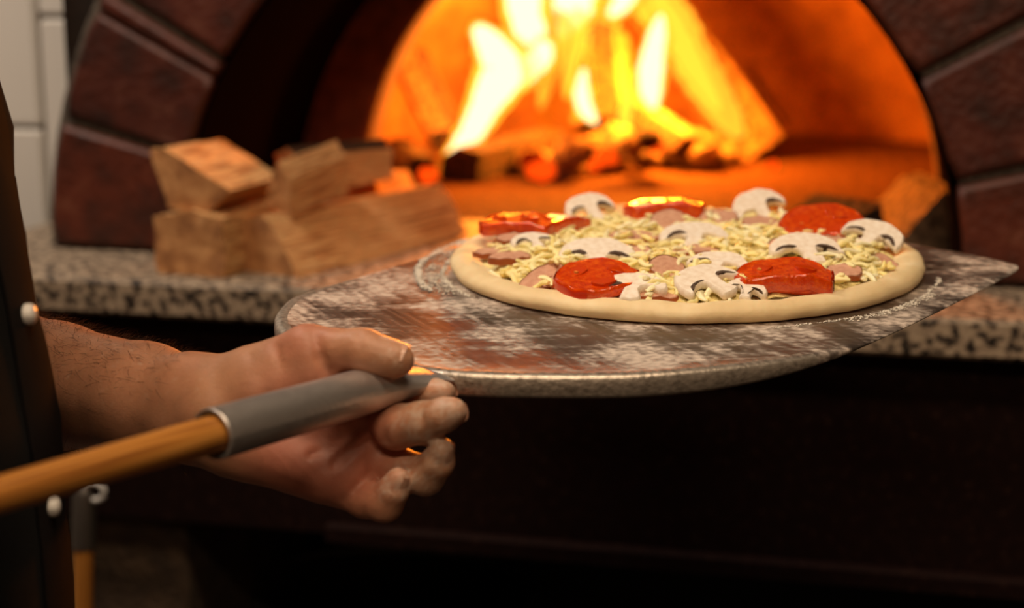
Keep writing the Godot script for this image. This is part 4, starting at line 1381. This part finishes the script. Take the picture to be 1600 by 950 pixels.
	for hp in heaps:
		for k in hp[3]:
			var a := rng.randf() * TAU
			var rr: float = hp[2] * sqrt(rng.randf()) * 1.15
			var u: float = hp[0] + cos(a) * rr
			var v: float = hp[1] + sin(a) * rr
			if u * u + v * v > 0.0212: continue
			var b := Basis.from_euler(Vector3(rng.randf_range(-0.35, 0.35), rng.randf() * TAU, rng.randf_range(-0.35, 0.35)))
			var o := obj("cheese_shred", meshes[rng.randi() % 6], M.cheeses[rng.randi() % 3], null, piz * Transform3D(b, Vector3(u, bed(u, v) + rng.randf_range(0.0006, 0.0050), v)))
			tag(o, "pale yellow shred of grated cheese lying on the pizza", "cheese", "cheese shreds on the pizza")
	# finer crumbs and shreds, past counting
	var st := SurfaceTool.new()
	st.begin(Mesh.PRIMITIVE_TRIANGLES)
	for k in 620:
		var a := rng.randf() * TAU
		var rr := 0.136 * sqrt(rng.randf())
		var u := cos(a) * rr
		var v := sin(a) * rr
		var b := Basis.from_euler(Vector3(rng.randf_range(-0.3, 0.3), rng.randf() * TAU, rng.randf_range(-0.3, 0.3))).scaled(Vector3.ONE * rng.randf_range(0.55, 0.95))
		st.append_from(meshes[rng.randi() % 6], 0, Transform3D(b, Vector3(u, bed(u, v) + rng.randf_range(0.0, 0.0022), v)))
	var crumbs := obj("cheese_crumbs", st.commit(), M.cheeses[0], null, piz)
	tag(crumbs, "fine crumbs and bits of grated cheese scattered between the toppings", "cheese", "", "stuff")

# ------------------------------------------------------------------ person
func skin_colour(p: Vector3, red: float, flour: float) -> Color:
	var base := Color(0.46, 0.225, 0.125)
	var pal := Color(0.47, 0.165, 0.105)
	var c := base.lerp(pal, clampf(red, 0.0, 1.0))
	var n1 := nz.get_noise_3d(p.x * 55.0, p.y * 55.0, p.z * 55.0)
	var n2 := nz.get_noise_3d(p.x * 260.0 + 7.0, p.y * 260.0, p.z * 260.0)
	c = c * (1.0 + 0.16 * n1 + 0.08 * n2)
	var n3 := nz.get_noise_3d(p.x * 700.0, p.y * 700.0 + 5.0, p.z * 700.0)
	var f := smoothstep(0.25, 1.15, flour + 0.35 * n2 + 0.45 * n3 + 0.35 * nz.get_noise_3d(p.x * 120.0, p.y * 120.0 + 3.0, p.z * 120.0)) * 0.62
	c = c.lerp(Color(0.58, 0.50, 0.42), f)
	c.a = 1.0
	return c

func person() -> void:
	var who := thing("person", "person in a dark snap fastened jacket gripping the metal socket of the peel", "person", Transform3D(Basis(), pt(-0.36, 0.74, FLOOR_Y)))
	var org := who.position
	# ---- left forearm and hand, fine grid
	var F := Field.new()
	F.k_in = 0.012
	F.k_out = 0.009
	var elbow := pt(-0.385, 1.035, 0.050)
	var fa1 := at(85, 603, 0.962)
	var fa2 := at(225, 622, 0.905)
	var wr := at(345, 642, 0.862)
	F.bone(elbow, fa1, 0.042, 0.0375)
	F.bone(fa1, fa2, 0.0375, 0.031)
	F.bone(fa2, wr, 0.030, 0.0245)
	# wrist is wider than thick
	F.bone(at(300, 605, 0.872), at(372, 605, 0.862), 0.019, 0.017)
	F.bone(at(300, 672, 0.872), at(378, 688, 0.862), 0.019, 0.019)
	# palm
	var tmc := at(405, 588, 0.860)
	var imcp := at(578, 596, 0.866)
	var mmcp := at(588, 652, 0.866)
	var rmcp := at(574, 706, 0.864)
	var pmcp := at(540, 757, 0.858)
	F.bone(wr, imcp, 0.021, 0.0135)
	F.bone(at(360, 650, 0.864), mmcp, 0.021, 0.0135)
	F.bone(at(365, 668, 0.864), rmcp, 0.020, 0.0128)
	F.bone(at(375, 690, 0.862), pmcp, 0.0185, 0.0125)
	# hypothenar and thenar pads
	F.bone(at(405, 700, 0.853), at(505, 745, 0.850), 0.0155, 0.0125)
	F.bone(at(410, 615, 0.850), at(487, 590, 0.845), 0.0175, 0.0135)
	F.bone(at(560, 640, 0.858), at(545, 735, 0.853), 0.0105, 0.0105)
	# thumb
	var tm := at(480, 546, 0.846); var ti := at(565, 546, 0.8355); var tt := at(622, 562, 0.8305)
	F.chain([tmc, tm, ti, tt], [0.0175, 0.0128, 0.0104, 0.0086], 1)
	F.bone(at(575, 553, 0.834), at(610, 562, 0.830), 0.0102, 0.0092, 1)
	# fingers
	var fing := {
		"index": [[imcp, at(640, 615, 0.864), at(680, 614, 0.852), at(695, 613, 0.847)], [0.0115, 0.0086, 0.0076, 0.0062]],
		"middle": [[mmcp, at(619, 667, 0.843), at(662, 660, 0.832), at(694, 648, 0.823), at(708, 643, 0.820)], [0.0116, 0.0121, 0.0111, 0.0089, 0.0074]],
		"ring": [[rmcp, at(620, 728, 0.856), at(664, 743, 0.842), at(684, 722, 0.834), at(690, 703, 0.829)], [0.0118, 0.0106, 0.0105, 0.0087, 0.0069]],
		"little": [[pmcp, at(570, 778, 0.851), at(600, 785, 0.843), at(615, 765, 0.837), at(622, 748, 0.834)], [0.0116, 0.0106, 0.0104, 0.0083, 0.0063]],
	}
	F.ki = PackedFloat32Array([0.010, 0.005, 0.003, 0.003, 0.003, 0.003])
	F.kg = PackedFloat32Array([0.0, 0.012, 0.004, 0.003, 0.004, 0.005])
	var g := 2
	for k in fing:
		F.chain(fing[k][0], fing[k][1], g)
		g += 1
	# creases of the palm, the wrist and the joints
	var near := -0.016
	F.crease([at(398, 640, 0.842), at(455, 672, 0.842), at(505, 660, 0.845), at(545, 622, 0.848)], 0.0022, 0.0016)
	F.crease([at(455, 735, 0.842), at(505, 700, 0.842), at(560, 668, 0.846)], 0.0020, 0.0014)
	F.crease([at(500, 752, 0.842), at(535, 712, 0.842), at(575, 690, 0.848)], 0.0020, 0.0014)
	F.crease([at(530, 795, 0.843), at(555, 765, 0.842), at(575, 745, 0.846)], 0.0022, 0.0016)
	F.crease([at(598, 628, 0.834), at(594, 660, 0.828), at(602, 690, 0.834)], 0.0022, 0.0022)
	F.crease([at(600, 712, 0.842), at(598, 735, 0.838), at(604, 758, 0.842)], 0.0018, 0.0014)
	F.crease([at(372, 575, 0.846), at(384, 610, 0.840), at(380, 640, 0.838)], 0.0020, 0.0012)
	F.crease([at(394, 560, 0.846), at(412, 595, 0.838), at(420, 625, 0.836)], 0.0026, 0.0014)
	F.crease([at(430, 540, 0.840), at(445, 575, 0.836)], 0.0026, 0.0012)
	F.crease([at(492, 520, 0.834), at(502, 560, 0.831), at(512, 578, 0.833)], 0.0028, 0.0016)
	F.crease([at(560, 520, 0.828), at(566, 550, 0.824)], 0.0020, 0.0008)
	F.crease([at(690, 630, 0.812), at(694, 662, 0.812)], 0.0016, 0.0009)
	F.crease([at(656, 632, 0.822), at(660, 660, 0.820), at(664, 688, 0.824)], 0.0015, 0.0010)
	F.crease([at(672, 716, 0.824), at(690, 728, 0.824), at(702, 724, 0.828)], 0.0014, 0.0009)
	F.crease([at(600, 758, 0.828), at(614, 768, 0.828), at(630, 764, 0.832)], 0.0013, 0.0009)
	var v := PackedVector3Array(); var idx := PackedInt32Array()
	F.surface(0.0021, v, idx)
	print("hand ", v.size(), " ", Time.get_ticks_msec())
	var col := PackedColorArray()
	var tips := [tt, fing.index[0][-1], fing.middle[0][-1], fing.ring[0][-1], fing.little[0][-1]]
	var palm_c := at(500, 690, 0.845)
	for i in v.size():
		var p := v[i]
		var lat := (p - CAM).dot(rt)
		var red := 1.0 - smoothstep(0.02, 0.065, p.distance_to(palm_c))
		red = maxf(red, 0.8 * (1.0 - smoothstep(0.005, 0.03, p.distance_to(tm))))
		red = maxf(red, 0.6 * (1.0 - smoothstep(0.0, 0.02, p.distance_to(wr + rt * 0.02))))
		var fl := 0.0
		for t in tips: fl = maxf(fl, 1.0 - smoothstep(0.004, 0.022, p.distance_to(t)))
		fl = fl * 0.75
		var md := p.distance_to(fing.middle[0][2])
		fl = maxf(fl, 0.62 * (1.0 - smoothstep(0.010, 0.026, md)))
		fl = maxf(fl, 0.55 * (1.0 - smoothstep(0.010, 0.024, p.distance_to(fing.ring[0][2]))))
		fl = maxf(fl, 0.18 * smoothstep(-0.09, -0.05, lat))
		if tips[0].distance_to(p) < 0.02: fl *= 0.6
		if lat < -0.16: fl = 0.12
		col.append(skin_colour(p - org, red if lat > -0.17 else 0.15, fl))
	# hair on the forearm
	var hv := PackedVector3Array(); var hi := PackedInt32Array()
	var along := (wr - elbow).normalized()
	var tries := 0
	while hv.size() < 5 * 3400 and tries < 220000:
		tries += 1
		var i := rng.randi() % v.size()
		var p := v[i]
		var t := (p - elbow).dot(along) / (wr - elbow).length()
		if t < 0.1 or t > 0.93: continue
		var mid := elbow + along * (p - elbow).dot(along)
		var nn := (p - mid).normalized()
		var dens := 0.22 + 0.9 * smoothstep(0.1, 0.9, nn.y)
		if rng.randf() > dens * (1.2 - t): continue
		var tang := (along * rng.randf_range(0.4, 1.1) + Vector3(rng.randf_range(-0.3, 0.3), rng.randf_range(-0.35, 0.15), rng.randf_range(-0.3, 0.3))).normalized()
		var L := rng.randf_range(0.008, 0.018)
		var s := nn.cross(tang).normalized() * 0.00008
		var q1 := p + (nn * 0.55 + tang).normalized() * L * 0.55
		var q2 := q1 + (nn * 0.15 + tang).normalized() * L * 0.5
		var b := hv.size()
		for q in [p - s, p + s, q1 - s, q1 + s, q2]: hv.append(q - org)
		hi.append_array([b, b + 1, b + 2, b + 1, b + 3, b + 2, b + 2, b + 3, b + 4])
	# ---- the rest of the body, coarser, in the same surface
	var Bf := Field.new()
	Bf.k_in = 0.02
	Bf.k_out = 0.02
	var lsh := pt(-0.395, 0.925, 0.40); var rsh := pt(-0.395, 0.575, 0.40)
	Bf.bone(pt(-0.37, 0.74, -0.10), pt(-0.375, 0.74, 0.30), 0.105, 0.11)
	Bf.bone(pt(-0.385, 0.66, 0.33), pt(-0.385, 0.82, 0.33), 0.10, 0.10)
	Bf.bone(pt(-0.395, 0.74, 0.40), pt(-0.385, 0.74, 0.52), 0.065, 0.055)
	Bf.bone(lsh, elbow, 0.052, 0.043)
	Bf.bone(lsh, pt(-0.39, 0.80, 0.40), 0.050, 0.06)
	Bf.bone(rsh, pt(-0.39, 0.68, 0.40), 0.050, 0.06)
	var relb := pt(-0.56, 0.50, 0.13)
	var rw := peel_xf * Vector3(0.0, 0.055, 1.015)
	Bf.bone(rsh, relb, 0.052, 0.043)
	# hips and legs under the trousers
	for sgn in [-1.0, 1.0]:
		var hipp := pt(-0.37, 0.74 + 0.09 * sgn, -0.12)
		Bf.bone(hipp, pt(-0.35, 0.74 + 0.10 * sgn, -0.50), 0.075, 0.055)
		Bf.bone(pt(-0.35, 0.74 + 0.10 * sgn, -0.50), pt(-0.37, 0.74 + 0.10 * sgn, -0.88), 0.05, 0.036)
	var v2 := PackedVector3Array(); var i2 := PackedInt32Array()
	Bf.surface(0.012, v2, i2)
	# head
	var Hf := Field.new()
	Hf.k_in = 0.02
	Hf.k_out = 0.01
	var hc := pt(-0.355, 0.74, 0.655)
	var fwd := rt
	var side := fh
	Hf.bone(hc + fwd * -0.02 + Vector3(0, 0.035, 0), hc + fwd * 0.02 + Vector3(0, 0.03, 0), 0.084, 0.076)
	Hf.bone(hc + fwd * 0.02, hc + fwd * 0.045 + Vector3(0, -0.075, 0), 0.066, 0.036)
	Hf.bone(pt(-0.385, 0.74, 0.50), hc + fwd * -0.02, 0.056, 0.06)
	Hf.bone(hc + fwd * 0.088 + Vector3(0, 0.012, 0), hc + fwd * 0.112 + Vector3(0, -0.028, 0), 0.007, 0.011, 1)
	for sgn in [-1.0, 1.0]:
		Hf.bone(hc + side * (0.076 * sgn) + Vector3(0, -0.02, 0), hc + side * (0.084 * sgn) + fwd * -0.012 + Vector3(0, 0.022, 0), 0.010, 0.012, 1)
		Hf.bone(hc + fwd * 0.092 + side * (0.014 * sgn) + Vector3(0, 0.026, 0), hc + fwd * 0.076 + side * (0.045 * sgn) + Vector3(0, 0.026, 0), 0.006, 0.006, 1)
		Hf.crease([hc + fwd * 0.095 + side * (0.022 * sgn) + Vector3(0, 0.010, 0), hc + fwd * 0.085 + side * (0.042 * sgn) + Vector3(0, 0.010, 0)], 0.009, 0.006)
	Hf.bone(hc + fwd * 0.090 + side * -0.018 + Vector3(0, -0.056, 0), hc + fwd * 0.090 + side * 0.018 + Vector3(0, -0.056, 0), 0.007, 0.007, 1)
	Hf.crease([hc + fwd * 0.100 + side * -0.024 + Vector3(0, -0.055, 0), hc + fwd * 0.100 + side * 0.024 + Vector3(0, -0.055, 0)], 0.003, 0.003)
	Hf.surface(0.0055, v2, i2)
	# right hand closed round the handle
	var Rf := Field.new()
	Rf.k_in = 0.010
	Rf.k_out = 0.007
	Rf.bone(relb, rw, 0.040, 0.026)
	var hx := func(x: float, y: float, z: float) -> Vector3: return peel_xf * Vector3(x, 0.045 + 0.0 + y, z)
	for k in 4:
		var z := 0.955 + 0.021 * k
		Rf.bone(hx.call(-0.022, 0.012, 1.03 - 0.006 * k), hx.call(-0.022, 0.006, z), 0.015, 0.012)
		Rf.chain([hx.call(-0.022, 0.006, z), hx.call(-0.010, -0.020, z - 0.002), hx.call(0.014, -0.018, z - 0.004), hx.call(0.017, 0.004, z - 0.004)], [0.0105, 0.0095, 0.0088, 0.0075], 1 + k)
	Rf.bone(rw, hx.call(-0.022, 0.010, 1.02), 0.024, 0.018)
	Rf.chain([hx.call(-0.014, 0.016, 1.02), hx.call(0.0, 0.021, 0.985), hx.call(0.010, 0.018, 0.955)], [0.0135, 0.0105, 0.0085], 5)
	Rf.surface(0.0045, v2, i2)
	for p in v2: col.append(skin_colour(p - org, 0.15, 0.1))
	var off := v.size()
	v.append_array(v2)
	for k in i2: idx.append(k + off)
	for i in v.size(): v[i] -= org
	obj("body", make_mesh(v, idx, PackedVector2Array(), col), M.skin, who)
	var hair := obj("arm_hair", make_mesh(hv, hi), M.hair, who)
	hair.set_meta("kind", "stuff")
	print("body ", v.size(), " ", Time.get_ticks_msec())
	# nails
	var palm_side := palm_c
	for k in [["thumb", ti, tt, 0.0098, up * 0.75 - fw * 0.65], ["index", fing.index[0][2], fing.index[0][3], 0.0066, Vector3.ZERO], ["middle", fing.middle[0][3], fing.middle[0][4], 0.0076, Vector3.ZERO], ["ring", fing.ring[0][3], fing.ring[0][4], 0.0068, Vector3.ZERO], ["little", fing.little[0][3], fing.little[0][4], 0.0064, Vector3.ZERO]]:
		var d: Vector3 = (k[2] - k[1]).normalized()
		var dn: Vector3 = k[4]
		if dn == Vector3.ZERO: dn = k[2] - palm_side
		dn = (dn - d * dn.dot(d)).normalized()
		var sd := d.cross(dn)
		var r: float = k[3]
		var nv := PackedVector3Array(); var ni := PackedInt32Array()
		for layer in 2:
			for a in 9:
				for b in 7:
					var s := a / 8.0; var q := b / 6.0 * 2.0 - 1.0
					var wd := 0.95 * (0.82 + 0.18 * sin(PI * s))
					var ang := q * wd
					var rad := r * 1.05 + (0.0005 if layer == 0 else -0.0006) 
					nv.append(k[2] + d * (lerpf(-1.05 if k[0] != "thumb" else -1.5, 0.62 if k[0] != "thumb" else 0.5, s) * r) + dn * (cos(ang) * rad * (1.0 - 0.20 * s * s)) + sd * (sin(ang) * rad * (0.95 - 0.12 * s * s)) - org)
		for layer in 2:
			for a in 8:
				for b in 6:
					var q := layer * 63 + a * 7 + b
					if layer == 0: ni.append_array([q, q + 7, q + 1, q + 1, q + 7, q + 8])
					else: ni.append_array([q, q + 1, q + 7, q + 1, q + 8, q + 7])
		obj("fingernail", oriented(make_mesh(nv, ni)), M.nail, who)
	jacket(who, org, lsh, rsh, elbow, relb)
	clothes(who, org, hc, fwd, side)

func torso_point(y: float, q: float) -> Vector3:
	# outline of the jacket at a height: q = 0 faces where the cook faces, q = 90 degrees is his left
	var keys := [[-0.30, -0.369, 0.150, 0.190], [-0.10, -0.374, 0.142, 0.182], [-0.008, -0.372, 0.138, 0.178], [0.069, -0.371, 0.138, 0.176], [0.134, -0.377, 0.136, 0.176], [0.193, -0.384, 0.134, 0.176], [0.258, -0.390, 0.133, 0.178], [0.34, -0.386, 0.126, 0.182], [0.41, -0.392, 0.105, 0.185], [0.455, -0.392, 0.082, 0.125], [0.50, -0.385, 0.068, 0.072]]
	var j := 0
	while j < keys.size() - 2 and y > keys[j + 1][0]: j += 1
	var t := clampf((y - keys[j][0]) / (keys[j + 1][0] - keys[j][0]), 0.0, 1.0)
	var cl := lerpf(keys[j][1], keys[j + 1][1], t)
	var a := lerpf(keys[j][2], keys[j + 1][2], t)
	var b := lerpf(keys[j][3], keys[j + 1][3], t)
	var n := 1.0 + 0.030 * nz.get_noise_3d(cos(q) * 2.2, y * 7.0, sin(q) * 2.2) + 0.012 * nz.get_noise_3d(cos(q) * 7.0, y * 16.0, sin(q) * 7.0)
	return pt(cl + cos(q) * a * n, 0.74 + sin(q) * b * n, y)

func jacket(who: Node3D, org: Vector3, lsh: Vector3, rsh: Vector3, elbow: Vector3, relb: Vector3) -> void:
	var rings := []
	for r in 41:
		var y := lerpf(-0.30, 0.50, r / 40.0)
		var ring := []
		for i in 64: ring.append(torso_point(y, TAU * i / 64) - org)
		rings.append(ring)
	var J := obj("jacket", loft(rings, true, true), M.cloth, who)
	# short sleeves
	for L in [[lsh, elbow, 0.78], [rsh, relb, 0.80]]:
		var inner := pt(-0.39, 0.74, 0.395).lerp(L[0], 0.3)
		var pts := [inner - org]; var rr := [0.098]
		for i in 9:
			var t := i / 8.0 * float(L[2])
			pts.append((L[0] as Vector3).lerp(L[1], t) - org); rr.append(lerpf(0.084, 0.062, t) + 0.003 * sin(i * 2.3))
		obj("sleeve", tube(pts, rr, 20), M.cloth, J)
		var cf := []; var cr := []
		for i in 4:
			cf.append((L[0] as Vector3).lerp(L[1], L[2] - 0.09 + 0.03 * i) - org); cr.append(0.069 - 0.0005 * i)
		obj("cuff", tube(cf, cr, 20), M.cloth, J)
	# front flap that overlaps towards the cook's right, with two rows of snaps
	var q0 := func(y: float) -> float: return deg_to_rad(-2.0 + 8.0 * (0.13 - y))
	var v := PackedVector3Array(); var idx := PackedInt32Array()
	var ny := 60; var nq := 16
	for layer in 2:
		for r in ny + 1:
			var y := lerpf(-0.30, 0.44, float(r) / ny)
			for i in nq + 1:
				var q: float = lerpf(q0.call(y), q0.call(y) + 1.5, float(i) / nq)
				var p := torso_point(y, q)
				var c := pt(-0.36, 0.74, y)
				var lift := (0.0045 if layer == 0 else 0.0005)
				if i == 0: lift *= 0.4
				v.append(p + (p - c).normalized() * lift - org)
	var S := (ny + 1) * (nq + 1)
	for r in ny:
		for i in nq:
			var a := r * (nq + 1) + i
			idx.append_array([a, a + nq + 1, a + 1, a + 1, a + nq + 1, a + nq + 2])
			idx.append_array([S + a, S + a + 1, S + a + nq + 1, S + a + 1, S + a + nq + 2, S + a + nq + 1])
		var e := r * (nq + 1)
		idx.append_array([e, S + e, e + nq + 1, S + e, S + e + nq + 1, e + nq + 1])
	obj("front_flap", oriented(make_mesh(v, idx)), M.placket, J)
	for k in 6:
		var y := 0.137 - 0.099 * (k - 2)
		var p := torso_point(y, q0.call(y) + 0.085)
		snap(J, p, pt(-0.36, 0.74, y), org)
		if k % 2 == 0:
			var p2 := torso_point(y, q0.call(y) + 1.35)
			snap(J, p2, pt(-0.36, 0.74, y), org)
	var col := []
	for y in [0.47, 0.49, 0.515, 0.53]:
		var ring := []
		for i in 32:
			var q := TAU * i / 32
			ring.append(pt(-0.385 + cos(q) * 0.072, 0.74 + sin(q) * 0.072, y + 0.01 * cos(q)) - org)
		col.append(ring)
	obj("collar", loft(col, false, false), M.cloth, J)

func snap(J: Node3D, p: Vector3, c: Vector3, org: Vector3) -> void:
	var n := (p - c).normalized()
	var ax := n.cross(Vector3.UP).normalized()
	var ay := ax.cross(n)
	var rings := []
	for L in [[0.002, 0.0050], [0.0050, 0.0054], [0.0068, 0.0050], [0.0080, 0.0038], [0.0086, 0.0018]]:
		rings.append(ring_at(p + n * L[0] - org, ax, ay, L[1], L[1], 18))
	obj("snap_button", loft(rings, true, true), M.white_plastic, J)

func clothes(who: Node3D, org: Vector3, hc: Vector3, fwd: Vector3, side: Vector3) -> void:
	for sgn in [-1.0, 1.0]:
		var pts := [pt(-0.36, 0.74 + 0.085 * sgn, -0.16), pt(-0.358, 0.74 + 0.095 * sgn, -0.32), pt(-0.35, 0.74 + 0.10 * sgn, -0.52), pt(-0.36, 0.74 + 0.10 * sgn, -0.72), pt(-0.365, 0.74 + 0.10 * sgn, -0.90)]
		for i in pts.size(): pts[i] -= org
		obj("trousers", tube(pts, [0.105, 0.096, 0.082, 0.072, 0.066], 24), M.trousers, who)
		var shoe := []
		var base := pt(-0.365, 0.74 + 0.10 * sgn, FLOOR_Y)
		for L in [[-0.085, 0.034, 0.030], [-0.07, 0.040, 0.036], [0.0, 0.042, 0.050], [0.07, 0.046, 0.036], [0.14, 0.046, 0.026], [0.17, 0.036, 0.020], [0.185, 0.016, 0.010]]:
			shoe.append(ring_at(base + fwd * L[0] + Vector3(0, L[2], 0) - org, side, Vector3.UP, L[1], L[2], 20))
		obj("shoe", loft(shoe, true, true), M.shoe, who)
	var cap := []
	for j in 12:
		var e := lerpf(0.02, PI / 2 - 0.02, j / 11.0)
		var ring := []
		for i in 32:
			var q := TAU * i / 32
			var low := 0.02 + 0.05 * cos(q) - (0.06 if cos(q) < -0.2 else 0.0)
			ring.append(hc + fwd * (cos(q) * cos(e) * 0.102 - 0.006) + side * (sin(q) * cos(e) * 0.092) + Vector3(0, lerpf(low, 0.03, j / 11.0) + sin(e) * 0.098, 0) - org)
		cap.append(ring)
	obj("hair", loft(cap, true, true), M.hair, who)
	for sgn in [-1.0, 1.0]:
		var s := SphereMesh.new()
		s.radius = 0.0125; s.height = 0.025
		obj("eye", s, M.white_plastic, who, Transform3D(Basis(), hc + fwd * 0.073 + side * (0.031 * sgn) + Vector3(0, 0.010, 0) - org))
